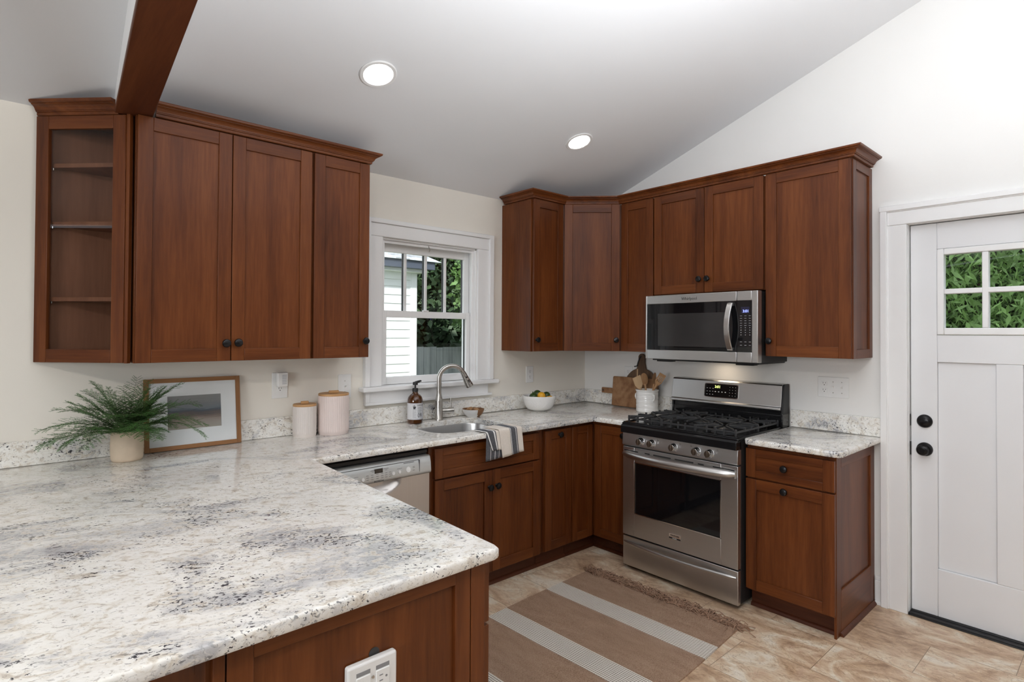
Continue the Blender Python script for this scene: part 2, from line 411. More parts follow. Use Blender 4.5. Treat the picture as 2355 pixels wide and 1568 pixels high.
def sash(y, z0, z1, top, bot, side, mun, name):
    x0, x1 = WX0 + .014, WX1 - .014
    mb = MB()
    mb.box(x0, x0 + side, y, y + .032, z0, z1); mb.box(x1 - side, x1, y, y + .032, z0, z1)
    mb.box(x0 + side, x1 - side, y, y + .032, z1 - top, z1); mb.box(x0 + side, x1 - side, y, y + .032, z0, z0 + bot)
    gx0, gx1 = x0 + side, x1 - side
    for k in range(mun):
        cx = gx0 + (gx1 - gx0) * (k + 1) / (mun + 1)
        mb.box(cx - .0095, cx + .0095, y + .004, y + .014, z0 + bot, z1 - top)
    o = mb.build(name, M['trim'], win, bevel=.002)
    mb = MB()
    mb.box(gx0 - .002, gx1 + .002, y + .016, y + .019, z0 + bot - .002, z1 - top + .002)
    mb.build('window_glass', M['glass'], o)
    mb = MB()   # dark bars that put shading beside the muntins and the frame
    for k in range(mun):
        cx = gx0 + (gx1 - gx0) * (k + 1) / (mun + 1)
        mb.box(cx - .0095, cx + .0095, y + .022, y + .036, z0 + bot, z1 - top)
    mb.box(gx1 - .004, gx1, y + .02, y + .032, z0 + bot, z1 - top)
    mb.build('muntin_shade_bars', M['blkm'], o)
    return o
sash(.068, 1.575, 2.0395, .062, .03, .042, 3, 'upper_sash')
sash(.034, WZ0 + .002, 1.607, .042, .046, .044, 0, 'lower_sash')
mb = MB(); mb.tube([(-1.53, .02, 2.04), (-1.53, .012, 2.026), (-1.528, .006, 2.018), (-1.53, .0, 2.008), (-1.532, .003, 1.998), (-1.53, .01, 1.996)], .0022, 8)
mb.build('window_hook', M['nickel'], win)
mb = MB(); mb.box(-1.555, -1.515, .03, .05, 1.607, 1.616); mb.build('sash_lock', M['white'], win, bevel=.002)

# door_1 and its casing (trim_1)
dr = bpy.data.objects.new('door_1', None); COL.objects.link(dr); struct(dr, 'white back door with small panes and black knobs', 'door')
dx0, dx1 = .03, .075
gy0, gy1, gz0, gz1 = -2.94, -2.372, 1.472, 1.918          # lite frame
py = [(-2.606, -2.372), (-2.94, -2.706)]; pz0, pz1 = .262, 1.33
mb = MB(); y0, y1 = DY0 + .004, DY1 - .005
mb.box(dx0, dx1, y0, gy0, .018, 2.055); mb.box(dx0, dx1, gy1, y1, .018, 2.055)
mb.box(dx0, dx1, gy0, gy1, gz1, 2.055); mb.box(dx0, dx1, gy0, gy1, pz1, gz0); mb.box(dx0, dx1, gy0, gy1, .018, pz0)
mb.box(dx0, dx1, py[1][1], py[0][0], pz0, pz1)
for a, b in py: mb.box(dx0 + .014, dx1 - .004, a, b, pz0, pz1)
mb.build('door_slab', M['doorp'], dr, bevel=.0035)
mb = MB(); fx0 = dx0 - .006
iy0, iy1, iz0, iz1 = -2.912, -2.402, 1.508, 1.886
mb.box(fx0, dx1, gy0 + .001, iy0, gz0 + .001, gz1 - .001); mb.box(fx0, dx1, iy1, gy1 - .001, gz0 + .001, gz1 - .001); mb.box(fx0, dx1, iy0, iy1, iz1, gz1 - .001); mb.box(fx0, dx1, iy0, iy1, gz0 + .001, iz0)
w3 = (iy1 - iy0 - 2 * .026) / 3
for k in (1, 2):
    c = iy0 + k * w3 + (k - .5) * .026
    mb.box(fx0 + .002, dx1 - .002, c - .013, c + .013, iz0, iz1)
mb.box(fx0 + .003, dx1 - .003, iy0, iy1, 1.683, 1.709)
lf = mb.build('lite_frame', M['trim'], dr, bevel=.004)
mb = MB(); mb.box(.05, .053, iy0, iy1, iz0, iz1); mb.build('door_glass', M['glass'], lf)
def rose(z, knobby, name):
    Mt = Matrix.Translation((dx0, -2.318, z)) @ Matrix.Rotation(-pi / 2, 4, 'Y')
    mb = MB()
    if knobby:
        pr = [(0, .062), (.012, .062), (.016, .058), (.024, .056), (.029, .046), (.024, .034), (.013, .026), (.012, .012), (.034, .010), (.036, .004), (.036, 0), (0, 0)]
    else:
        pr = [(0, .02), (.018, .02), (.027, .016), (.034, .008), (.035, 0), (0, 0)]
    mb.lathe(pr[::-1], seg=32, M=Mt)
    if not knobby: mb.box(-.004, .004, -.016, .016, .018, .034, M=Mt)
    return mb.build(name, M['knob'], dr)
rose(1.019, False, 'deadbolt'); rose(.872, True, 'door_knob')
mb = MB()
mb.box(dx0 - .004, dx0 + .02, DY1 - .006, DY1 - .001, .99, 1.05); mb.box(dx0 - .006, dx0 + .02, DY1 - .007, DY1 - .001, .835, .905)
mb.build('strike_plate', M['knob'], dr)
mb = MB(); mb.box(dx0 - .012, dx0 + .05, y0, y1, .004, .018); mb.build('door_sweep', M['blkm'], dr, bevel=.002)
mb = MB(); mb.box(-.012, .14, DY0, DY1, 0.0005, .012); mb.box(-.02, .0, DY0 + .02, DY1 - .001, .0006, .006); mb.build('threshold', M['blkm'], dr, bevel=.002)
tr = bpy.data.objects.new('trim_1', None); COL.objects.link(tr); struct(tr, 'white painted door casing', 'trim')
mb = MB()
for a, b, c in ((-2.131, -2.163, -2.252), (-3.206, -3.174, -3.085)):
    mb.box(-.034, -.001, a, b, 0, 2.14); mb.box(-.021, -.001, b, c, 0, 2.06)
    mb.box(-.026, -.001, b - .006 if a > b else b - .004, b + .004, 0, 2.06)
mb.box(-.023, -.001, -2.163, -3.174, 2.06, 2.137); mb.box(-.036, -.001, -2.128, -3.209, 2.137, 2.166); mb.box(-.028, -.001, -2.14, -3.2, 2.131, 2.139)
mb.build('door_casing', M['trim'], tr, bevel=.003)
mb = MB(); mb.box(-.001, .15, DY1 - .002, DY1 + .001, 0, 2.06); mb.box(-.001, .15, DY0 - .001, DY0 + .002, 0, 2.06); mb.box(-.001, .15, DY0, DY1, 2.058, 2.061)
mb.box(.077, .095, DY1 - .014, DY1, 0, 2.06); mb.box(.077, .095, DY0, DY0 + .014, 0, 2.06); mb.box(.077, .095, DY0, DY1, 2.046, 2.06)
mb.build('door_jamb', M['trim'], tr)
mb = MB(); mb.box(-.014, 0, -2.131, -2.098, 0, .13); mb.box(-.010, 0, -2.131, -2.098, .13, .155); mb.box(-.022, 0, -2.131, -2.098, 0, .018)
struct(mb.build('baseboard_right', M['trim'], bevel=.003), 'short white baseboard between base cabinet and door casing', 'baseboard')
# dining side window frames (behind the camera)
def plain_window(name, axis, pos, a0, a1, z0, z1, n, label):
    mb = MB(); t = .05
    def B(u0, u1, w0, w1):
        if axis == 'x': mb.box(u0, u1, pos - .03, pos + .03, w0, w1)
        else: mb.box(pos - .03, pos + .03, u0, u1, w0, w1)
    B(a0, a1, z0, z0 + t); B(a0, a1, z1 - t, z1)
    for k in range(n + 1):
        c = a0 + (a1 - a0 - t) * k / n; B(c, c + t, z0 + t, z1 - t)
    B(a0, a1, (z0 + z1) / 2 - .02, (z0 + z1) / 2 + .02)
    struct(mb.build(name, M['trim']), label, 'window')
plain_window('window_2', 'y', XL - .06, -4.05, -2.05, 1.0, 2.3, 2, 'white window on the dining side')

# ---------------------------------------------------------------- cabinets
def shaker(w0, w1, z0, z1, parent, name='door', t=.02, y=0.0, fr=.058, rail=None, rec=.009, knob=None, label=None, glassy=False, pm=None):
    """front in local coords: back at y, front at y - t"""
    rail = rail or fr
    mb = MB(); yf = y - t
    mb.box(w0, w0 + fr, yf, y, z0, z1, 0); mb.box(w1 - fr, w1, yf, y, z0, z1, 0)
    mb.box(w0 + fr, w1 - fr, yf, y, z1 - rail, z1, 1); mb.box(w0 + fr, w1 - fr, yf, y, z0, z0 + rail, 1)
    if not glassy: mb.box(w0 + fr - .002, w1 - fr + .002, yf + rec, y - .003, z0 + rail - .002, z1 - rail + .002, 2)
    hz = (z1 - z0) < (w1 - w0) * .7
    o = mb.build(name, [M['wv'], M['wh'], M['wh'] if hz else M['wv']], parent, bevel=.0018)
    if glassy:
        g = MB(); g.box(w0 + fr - .002, w1 - fr + .002, yf + .008, yf + .011, z0 + rail - .002, z1 - rail + .002)
        tag(g.build('glass_pane', M['cabglass'], o))
    for k in (knob if isinstance(knob, list) else [knob] if knob else []):
        Mt = Matrix.Translation((k[0], yf, k[1])) @ Matrix.Rotation(pi / 2, 4, 'X')
        q = MB(); q.lathe([(0, 0), (.009, 0), (.0095, .003), (.006, .006), (.0058, .014), (.011, .017), (.0175, .020), (.0188, .0235), (.0165, .0285), (.009, .0312), (0, .032)], seg=24, M=Mt)
        q.build('knob', M['knob'], o)
    return o
def carcass(root, w0, w1, d, z0, z1, mats=None, name='body', y0=0.0):
    mb = MB(); mb.box(w0, w1, -d, -y0 - .003, z0, z1); return mb.build(name, mats or M['wv'], root, bevel=.0015)

R90 = -pi / 2
# ---- left uppers
ZL0, ZL1 = 1.338, 2.374
c = thing('upper_cabinet', 'tall cherry wall cabinet with two doors, right of the glass fronted corner unit', 'cabinet', (-3.19, 0, 0))
carcass(c, .004, .744, .309, ZL0, ZL1)
shaker(.008, .372, ZL0 + .001, ZL1 - .006, c, y=-.31, knob=(.350, 1.419), fr=.056)
shaker(.3755, .742, ZL0 + .001, ZL1 - .006, c, y=-.31, knob=(.400, 1.421), fr=.056)
c = thing('upper_cabinet', 'narrow cherry wall cabinet with one door, beside the window', 'cabinet', (-2.444, 0, 0))
carcass(c, .003, .312, .309, ZL0, ZL1)
shaker(.010, .311, ZL0 + .001, ZL1 - .006, c, y=-.31, knob=(.286, 1.425), fr=.056)
# glass corner unit
gc = thing('glass_front_cabinet', 'empty angled cherry cabinet with glass door and shelves, at left end of the wall cabinets', 'cabinet', (-3.482, -.001, 0), -pi / 4)
s2 = .2050
mb = MB(); tri = [(.0, .0), (.41, .0), (s2, s2)]
mb.prism([(.004, .004), (.406, .004), (s2, s2 - .002)], ZL0 + .001, ZL0 + .02, 'z'); mb.prism([(.004, .004), (.406, .004), (s2, s2 - .002)], ZL1 - .02, ZL1, 'z')
mb.prism([(.002, .002), (.018, .002), (s2 + .008, s2 - .014), (s2, s2 - .002)], ZL0 + .02, ZL1 - .02, 'z', 1)
mb.prism([(.408, .002), (s2, s2 - .002), (s2 - .008, s2 - .014), (.392, .002)], ZL0 + .02, ZL1 - .02, 'z', 1)
mb.box(.392, .407, -.016, .003, ZL0, ZL1)
mb.build('body', [M['wv'], M['inner']], gc, bevel=.001)
for z in (2.166, 1.92, 1.604):
    mb = MB(); mb.prism([(.028, .006), (.382, .006), (s2, s2 - .022)], z - .009, z + .009, 'z'); sh = mb.build('shelf', M['inner'], gc, bevel=.001)
    mb = MB()
    for px_, py_ in ((.052, .012), (.352, .012)):
        mb = MB(); mb.lathe([(0, -.006), (.004, -.006), (.004, .003), (0, .003)], (px_, py_, z - .012), 10); mb.build('shelf_pin', M['chrome'], sh)
shaker(.004, .392, ZL0 + .002, ZL1 - .008, gc, y=-.001, fr=.054, rail=.055, glassy=True)
def crown(path, z0, h, out, label, z_extra=0):
    k = h / .062; q = out / .058
    pr = [(-.012, z0), (.009 * q, z0), (.012 * q, z0 + .003 * k), (.012 * q, z0 + .015 * k), (.018 * q, z0 + .0155 * k), (.0185 * q, z0 + .020 * k), (.022 * q, z0 + .021 * k), (.0235 * q, z0 + .027 * k), (.028 * q, z0 + .034 * k), (.036 * q, z0 + .040 * k),
          (.044 * q, z0 + .043 * k), (.044 * q, z0 + .0465 * k), (.050 * q, z0 + .047 * k), (.056 * q, z0 + .051 * k), (.058 * q, z0 + .056 * k), (.058 * q, z0 + .062 * k), (-.012, z0 + .062 * k)]
    mb = MB(); mb.sweep(pr, path)
    return tag(mb.build('crown_moulding', M['wh'], sharp=28), label, 'crown moulding', 'cherry crown mouldings')
crown([(-3.486, -.013), (-3.236, -.263)], ZL1 - .006, .054, .050, 'short cherry crown moulding over the glass fronted corner cabinet')
crown([(-3.118, -.318), (-2.130, -.318), (-2.130, -.004)], ZL1, .055, .052, 'cherry crown moulding over the tall two-door cabinet, right of beam')
# ---- right uppers
ZR0, ZR1 = 1.345, 2.396
c = thing('upper_cabinet', 'narrow cherry wall cabinet right of the window', 'cabinet', (-.914, 0, 0))
carcass(c, .0, .303, .305, ZR0, ZR1 - .007)
shaker(.010, .300, ZR0 + .001, ZR1 - .006, c, y=-.306, knob=(.034, 1.425), fr=.056)
cc = thing('corner_wall_cabinet', 'diagonal cherry corner wall cabinet with one door', 'cabinet', (-.61, -.305, 0), -pi / 4)
r2 = sqrt(.5)
def loc45(x, y):  # world offset from (-.61,-.305) to local of a -45 degree root
    return ((x - y) * r2, (x + y) * r2)
poly = [loc45(*p) for p in ((0.001, .001), (.001, .302), (.607, .302), (.607, -.304), (.304, -.304))]
mb = MB(); mb.prism(poly, ZR0, ZR1 - .007, 'z'); mb.build('body', M['wv'], cc, bevel=.001)
shaker(.020, .411, ZR0 + .001, ZR1 - .006, cc, y=-.002, knob=(.385, 1.425), fr=.058)
c = thing('upper_cabinet', 'narrow cherry wall cabinet between the corner cabinet and the microwave', 'cabinet', (0, -.612, 0), R90)
carcass(c, 0, .268, .305, ZR0, ZR1 - .007)
shaker(.006, .268, ZR0 + .001, ZR1 - .006, c, y=-.306, fr=.056)
c = thing('upper_cabinet', 'short cherry wall cabinet with two doors above the microwave', 'cabinet', (0, -.884, 0), R90)
carcass(c, 0, .753, .305, 1.728, ZR1 - .007)
shaker(.006, .3705, 1.731, ZR1 - .006, c, y=-.306, knob=(.345, 1.815), fr=.056)
shaker(.374, .743, 1.731, ZR1 - .006, c, y=-.306, knob=(.400, 1.815), fr=.056)
c = thing('upper_cabinet', 'cherry wall cabinet with one door, right of the microwave', 'cabinet', (0, -1.64, 0), R90)
carcass(c, 0, .436, .305, ZR0, ZR1 - .007)
shaker(.001, .442, ZR0 + .001, ZR1 - .006, c, y=-.306, knob=(.026, 1.433), fr=.060)
def end_panel(root, px, d0, d1, z0, z1, fr=.05, t=.012, name='end_panel', bot=None):
    """frame and panel facing local +x at px"""
    bot = bot or fr
    mb = MB()
    mb.box(px, px + t, d0, d0 + fr, z0, z1); mb.box(px, px + t, d1 - fr, d1, z0, z1)
    mb.box(px, px + t, d0 + fr, d1 - fr, z1 - fr, z1, 1); mb.box(px, px + t, d0 + fr, d1 - fr, z0, z0 + bot, 1)
    mb.box(px, px + .004, d0 + fr - .001, d1 - fr + .001, z0 + bot - .001, z1 - fr + .001)
    return mb.build(name, [M['wv'], M['wy']], root, bevel=.0015)
end_panel(c, .436, -.308, -.004, ZR0, ZR1 - .007, .048)
crown([(-.914, -.032), (-.914, -.328), (-.600, -.328), (-.328, -.600), (-.328, -2.092), (-.032, -2.092)], ZR1 - .005, .050, .052, 'long cherry crown moulding over the cabinets right of the window')

# ---- base cabinets
ZB = .881
def toe(root, w0, w1, d, shoe=True):
    mb = MB(); d += .012; mb.box(w0, w1, -d, -d + .02, 0, .10)
    if shoe:
        mb.prism([(-d, 0), (-d - .016, 0), (-d - .015, .008), (-d - .009, .016), (-d, .02)], w0, w1, 'x')
    return mb.build('toe_kick', M['toe'], root, bevel=.001)
c = thing('base_cabinet', 'dark cherry sink base cabinet with two doors under the sink', 'cabinet', (-1.912, 0, 0))
mb = MB()   # open box: sides, floor, back and a face frame, so that the sink bowl hangs inside
mb.box(0, .018, -.575, -.004, .10, ZB); mb.box(.820, .838, -.575, -.004, .10, ZB); mb.box(.018, .820, -.575, -.004, .10, .118); mb.box(.018, .820, -.012, -.004, .118, ZB)
mb.box(.018, .045, -.575, -.557, .118, ZB); mb.box(.795, .820, -.575, -.557, .118, ZB); mb.box(.045, .795, -.575, -.557, .845, ZB); mb.box(.045, .795, -.575, -.557, .675, .705)
mb.build('body', M['wv'], c, bevel=.0015)
toe(c, 0, .838, .512)
shaker(.028, .802, .695, .856, c, 'false_drawer_front', y=-.576, fr=.052, rail=.042)
shaker(.030, .424, .105, .686, c, y=-.576, knob=(.398, .592), fr=.058)
shaker(.427, .808, .105, .686, c, y=-.576, knob=(.453, .594), fr=.058)
c = thing('base_cabinet', 'narrow dark cherry pull-out base cabinet, right of the sink base', 'cabinet', (-1.072, 0, 0))
carcass(c, 0, .26, .575, .10, ZB); toe(c, 0, .26, .512)
shaker(.014, .257, .108, .858, c, y=-.576, knob=(.136, .826), fr=.056)
c = thing('corner_base_cabinet', 'dark cherry corner base cabinet with folding door, left of the range', 'cabinet', (-.810, 0, 0))
mb = MB(); mb.prism([(0, -.004), (.804, -.004), (.804, -.886), (.235, -.886), (.235, -.575), (0, -.575)], .10, ZB, 'z'); mb.build('body', M['wv'], c, bevel=.001)
toe(c, 0, .298, .512)
mb = MB(); mb.box(.298, .318, -.886, -.512, 0, .10); mb.prism([(.298, 0), (.282, 0), (.283, .008), (.289, .016), (.298, .02)], -.886, -.526, 'y'); mb.build('toe_kick', M['toe'], c, bevel=.001)
shaker(.003, .203, .108, .858, c, y=-.576, fr=.05)
d2 = bpy.data.objects.new('door', None)
sub = MB()
def shaker_x(px, ya, yb, z0, z1, parent, fr, knob=None, rail=None, rec=.009, t=.02, name='door'):
    # front facing -x (world wall B); ya > yb ; outer face at px - t
    rail = rail or fr; mb = MB()
    mb.box(px - t, px, ya - fr, ya, z0, z1, 0); mb.box(px - t, px, yb, yb + fr, z0, z1, 0)
    mb.box(px - t, px, yb + fr, ya - fr, z1 - rail, z1, 1); mb.box(px - t, px, yb + fr, ya - fr, z0, z0 + rail, 1)
    mb.box(px - t + rec, px - .003, yb + fr - .002, ya - fr + .002, z0 + rail - .002, z1 - rail + .002, 0)
    o = mb.build(name, [M['wv'], M['wy']], parent, bevel=.0018)
    if knob:
        Mt = Matrix.Translation((px - t, knob[0], knob[1])) @ Matrix.Rotation(-pi / 2, 4, 'Y')
        q = MB(); q.lathe([(0, 0), (.009, 0), (.0095, .003), (.006, .006), (.0058, .014), (.011, .017), (.0175, .020), (.0188, .0235), (.0165, .0285), (.009, .0312), (0, .032)], seg=24, M=Mt)
        q.build('knob', M['knob'], o)
    return o
bpy.data.objects.remove(d2)
shaker_x(.234, -.604, -.885, .108, .858, c, .055, knob=(-.852, .812))
c = thing('base_cabinet', 'dark cherry base cabinet with a drawer over a tall door, beside the white door', 'cabinet', (0, -1.655, 0), R90)
mb = MB(); mb.box(0, .428, -.575, -.004, .10, ZB); mb.box(0, .40, -.512, -.004, .0, .10); mb.build('body', M['wv'], c, bevel=.0015)
toe(c, 0.0, .436, .512)
dw_ = shaker(.0, .437, .708, .860, c, 'drawer_front', y=-.576, fr=.052, rail=.040, knob=(.206, .783))
shaker(.0, .438, .112, .699, c, y=-.576, fr=.056, knob=(.206, .667))
end_panel(c, .428, -.575, -.004, .0, ZB, .062, bot=.22)
mb = MB(); mb.prism([(.440, 0), (.456, 0), (.455, .008), (.449, .016), (.440, .02)], -.528, -.002, 'y'); mb.build('shoe_moulding', M['toe'], c, bevel=.001)
# peninsula
pc = thing('peninsula_cabinet', 'dark cherry peninsula base cabinet under the wide granite counter', 'cabinet', (0, 0, 0))
mb = MB(); mb.prism([(-3.27, -.004), (-2.56, -.004), (-2.632, -.66), (-2.648, -1.93), (-3.27, -1.93)], .10, ZB, 'z'); mb.box(-3.265, -2.72, -1.93, -.004, 0, .10); mb.build('body', M['wv'], pc)
mb = MB()   # end panel, frame and panel with corner post, facing the camera
ye = -1.946
mb.box(-2.686, -2.642, ye, -1.93, .0, ZB, 0); mb.box(-2.735, -2.689, ye, -1.93, 0, ZB, 0); mb.box(-3.263, -3.215, ye, -1.93, 0, ZB, 0)
mb.box(-3.215, -2.735, ye, -1.93, .843, ZB, 1); mb.box(-3.215, -2.735, ye, -1.93, 0, .12, 1); mb.box(-3.216, -2.734, ye + .010, -1.93, .12, .843, 0); mb.box(-3.287, -3.266, ye, -1.93, 0, ZB, 0)
mb.build('end_panel', [M['wv'], M['wh']], pc, bevel=.0015)
mb = MB()
mb.box(-3.285, -3.27, -1.93, -.004, 0, ZB, 0)
for a, b in ((-1.93, -1.855), (-1.345, -1.255), (-.745, -.655), (-.09, -.006)): mb.box(-3.297, -3.285, a, b, 0, ZB, 0)
for a, b in ((-1.855, -1.345), (-1.255, -.745), (-.655, -.09)):
    mb.box(-3.297, -3.285, a, b, .80, ZB, 1); mb.box(-3.297, -3.285, a, b, 0, .11, 1)
mb.build('back_panel', [M['wv'], M['wy']], pc, bevel=.0015)
for i, (a, b) in enumerate(((-.70, -1.10), (-1.11, -1.51), (-1.52, -1.925))):
    for z0, z1, nm in ((.705, .858, 'drawer_front'), (.11, .696, 'door')):
        mb = MB(); fr = .055; X = -2.63
        mb.box(X, X + .02, a - fr, a, z0, z1); mb.box(X, X + .02, b, b + fr, z0, z1); mb.box(X, X + .02, b + fr, a - fr, z1 - .045, z1, 1); mb.box(X, X + .02, b + fr, a - fr, z0, z0 + .045, 1); mb.box(X + .002, X + .011, b + fr, a - fr, z0 + .045, z1 - .045)
        mb.build(nm, [M['wv'], M['wy']], pc, bevel=.0015)

# ---------------------------------------------------------------- counters
def offset_poly(P, r):
    n = len(P); out = []
    for i in range(n):
        a, b, c = Vector(P[i - 1]), Vector(P[i]), Vector(P[(i + 1) % n])
        d1 = (b - a).normalized(); d2 = (c - b).normalized(); n1 = Vector((-d1.y, d1.x)); n2 = Vector((-d2.y, d2.x))
        m = (n1 + n2); m.normalize(); out.append(b + m * (r / max(.25, m.dot(n1))))
    return out
def slab(name, outer, holes, z0, z1, r, mat, parent=None):
    """outer counter-clockwise; rounded top and bottom arris"""
    bm = bmesh.new()
    def ring(P, z): return [bm.verts.new((p[0], p[1], z)) for p in P]
    def strip(A, B, flip=False):
        n = len(A)
        for i in range(n):
            j = (i + 1) % n
            bm.faces.new((A[i], A[j], B[j], B[i]) if not flip else (A[i], B[i], B[j], A[j]))
    lv = [(r, z0), (r * .3, z0 + r * .3), (0, z0 + r), (0, z1 - r), (r * .12, z1 - r * .5), (r * .5, z1 - r * .12), (r, z1)]
    rings = [ring(offset_poly(outer, o), z) for o, z in lv]
    for a, b in zip(rings, rings[1:]): strip(a, b)
    hr = []
    for h in holes:
        a = ring(h, z0); b = ring(h, z1 - .003); c_ = ring(offset_poly(h, -.003), z1)
        strip(a, b, True); strip(b, c_, True); hr.append((a, c_))
    def cap(loops):
        es = []
        for L in loops:
            for i in range(len(L)):
                e = bm.edges.get((L[i], L[(i + 1) % len(L)])) or bm.edges.new((L[i], L[(i + 1) % len(L)])); es.append(e)
        bmesh.ops.triangle_fill(bm, use_beauty=True, use_dissolve=False, edges=es)
    cap([rings[-1]] + [h[1] for h in hr]); cap([rings[0]] + [h[0] for h in hr])
    bmesh.ops.recalc_face_normals(bm, faces=bm.faces)
    me = bpy.data.meshes.new(name); bm.to_mesh(me); bm.free(); me.materials.append(mat)
    me.polygons.foreach_set('use_smooth', [True] * len(me.polygons)); me.set_sharp_from_angle(angle=radians(40))
    o = bpy.data.objects.new(name, me); COL.objects.link(o); o.parent = parent; return o
def rrect(x0, x1, y0, y1, r, n=6):
    pts = []
    for cx, cy, a0 in ((x1 - r, y1 - r, 0), (x0 + r, y1 - r, 90), (x0 + r, y0 + r, 180), (x1 - r, y0 + r, 270)):
        for k in range(n + 1):
            a = radians(a0 + 90 * k / n); pts.append((cx + r * cos(a), cy + r * sin(a)))
    return pts
ZT, ZU = .914, .8825
SINK = [(-1.79 + .0, -.20)]
sx0, sx1, sy0, sy1 = -1.80, -1.27, -.525, -.125
sink_loop = rrect(sx0, sx1, sy0, sy1, .115, 8)
ct = thing('granite_countertop', 'long speckled granite countertop around the sink and over the peninsula', 'countertop', (0, 0, 0))
def chop(P, i, d):   # cut corner i with a small radius
    return P
outer = [(-3.82, -.002), (-3.82, -1.985), (-2.630, -1.972), (-2.612, -1.966), (-2.606, -1.945), (-2.566, -.655), (-.652, -.645), (-.640, -.855), (-.605, -.889), (-.002, -.889), (-.002, -.002)]
slab('countertop', outer, [sink_loop], ZU, ZT, .008, M['granite'], ct)
mb = MB(); mb.box(-3.80, -.024, -.022, -.002, ZT + .0005, 1.016); tag(mb.build('backsplash', M['granite'], bevel=.0015), 'long low granite backsplash strip along the window wall', 'backsplash')
mb = MB(); mb.box(-.022, -.002, -.882, -.002, ZT + .0005, 1.016); tag(mb.build('backsplash', M['granite'], bevel=.0015), 'granite backsplash strip behind the cutting boards', 'backsplash')
c2 = thing('granite_countertop', 'short speckled granite countertop between the range and the door', 'countertop', (0, 0, 0))
o2 = [(-.002, -1.653), (-.605, -1.653), (-.628, -1.668), (-.632, -1.69), (-.628, -2.105), (-.617, -2.125), (-.597, -2.132), (-.002, -2.132)]
slab('countertop', o2, [], ZU, ZT, .009, M['granite'], c2)
mb = MB(); mb.box(-.022, -.002, -2.130, -1.655, ZT + .0005, 1.016); tag(mb.build('backsplash', M['granite'], bevel=.0015), 'short granite backsplash strip right of the range', 'backsplash')

# sink (undermount)
sk = thing('sink', 'stainless undermount sink bowl under the kitchen window', 'sink', (-1.535, -.325, 0))
mb = MB(); loops = []
base = rrect(sx0 + 1.535 - .004, sx1 + 1.535 + .004, sy0 + .325 - .004, sy1 + .325 + .004, .118, 8)
def scl(k): return [(p[0] * k, p[1] * k) for p in base]
lev = [(1.04, .8815), (1.0, .8815), (.992, .874), (.975, .74), (.955, .715), (.90, .700), (.2, .696)]
vs = []; n = len(base)
for k, z in lev: vs += [(p[0], p[1], z) for p in scl(k)]
fs = [(i * n + j, i * n + (j + 1) % n, (i + 1) * n + (j + 1) % n, (i + 1) * n + j) for i in range(len(lev) - 1) for j in range(n)] + [tuple(range((len(lev) - 1) * n, len(lev) * n))]
mb.add(vs, fs); mb.build('bowl', M['sinksteel'], sk, sharp=60, recalc=False)
mb = MB(); mb.lathe([(0, .6965), (.02, .6965), (.035, .699), (.042, .703), (.045, .7035), (.045, .698)], seg=28); mb.build('drain', M['chrome'], sk)
# faucet
fa = thing('faucet', 'brushed nickel gooseneck faucet with pull-down spray head behind the sink', 'faucet', (-1.510, -.085, ZT))
mb = MB(); mb.lathe([(0, 0), (.0265, 0), (.0265, .006), (.0245, .010), (.0245, .115), (.0235, .128), (.0175, .155), (.0155, .17), (0, .17)], seg=28); mb.build('base', M['nickel'], fa)
d = Vector((.94, -.34, 0)).normalized(); R_ = .084; zt = .262
path = [(0, 0, .13), (0, 0, .18), (0, 0, .22), (0, 0, zt - .006)]
for k in range(0, 19):
    a = pi - (pi - radians(22)) * k / 18; p = d * (R_ + R_ * cos(a)); path.append((p.x, p.y, zt + R_ * sin(a) * .96))
mb = MB(); mb.tube(path, .0152, 20); mb.build('spout', M['nickel'], fa)
e = Vector(path[-1]); t = (Vector(path[-1]) - Vector(path[-2])).normalized()
mb = MB(); mb.tube([e - t * .012, e, e + t * .03, e + t * .065, e + t * .09, e + t * .096], [.0165, .0172, .0195, .0235, .0265, .0225], 22)
sh = mb.build('spray_head', M['nickel'], fa)
nrm = Vector((-d.y * 0 - .3, -.9, .35)); nrm = (nrm - t * nrm.dot(t)).normalized()
mb = MB()
for s_, L in ((.028, .010), (.058, .022)):
    p = e + t * s_ + nrm * .018; mb.tube([p - t * L / 2, p + t * L / 2], .006, 12)
mb.build('spray_button', M['blkm'], sh)
mb = MB(); mb.tube([(.018, -.004, .055), (.06, -.012, .055), (.062, -.012, .055), (.098, -.02, .055)], [.0185, .0185, .0195, .0195], 20)
h = mb.build('handle_hub', M['nickel'], fa)
mb = MB(); mb.tube([(.082, -.016, .06), (.082, -.016, .085), (.083, -.014, .135)], [.0055, .0058, .0068], 14); mb.build('lever', M['nickel'], h)

# ---------------------------------------------------------------- gas range
rg = thing('gas_range', 'stainless gas range with black grates and an oven window', 'stove', (0, -.893, 0), R90)
mb = MB(); mb.box(.002, .753, -.632, -.025, .03, .898); mb.box(.03, .725, -.60, -.06, .0, .03); mb.build('body', M['blkm'], rg, bevel=.003)
mb = MB(); mb.prism([(-.69, .853), (-.69, .893), (-.682, .903), (-.66, .907), (-.632, .905), (-.632, .853)], .0, .755, 'x'); mb.box(.0, .755, -.645, -.632, .853, .90)
mb.build('front_rail', M['blk'], rg, bevel=.003)
mb = MB(); mb.box(.0, .755, -.675, -.098, .898, .914); mb.box(.0, .755, -.665, -.65, .914, .919); mb.box(.0, .012, -.665, -.10, .914, .919); mb.box(.743, .755, -.665, -.10, .914, .919)
mb.build('cooktop', M['blk'], rg, bevel=.004)
mb = MB(); mb.prism([(-.632, .772), (-.668, .772), (-.673, .780), (-.668, .852), (-.632, .852)], .001, .754, 'x'); cp = mb.build('control_panel', M['steel'], rg, bevel=.002)
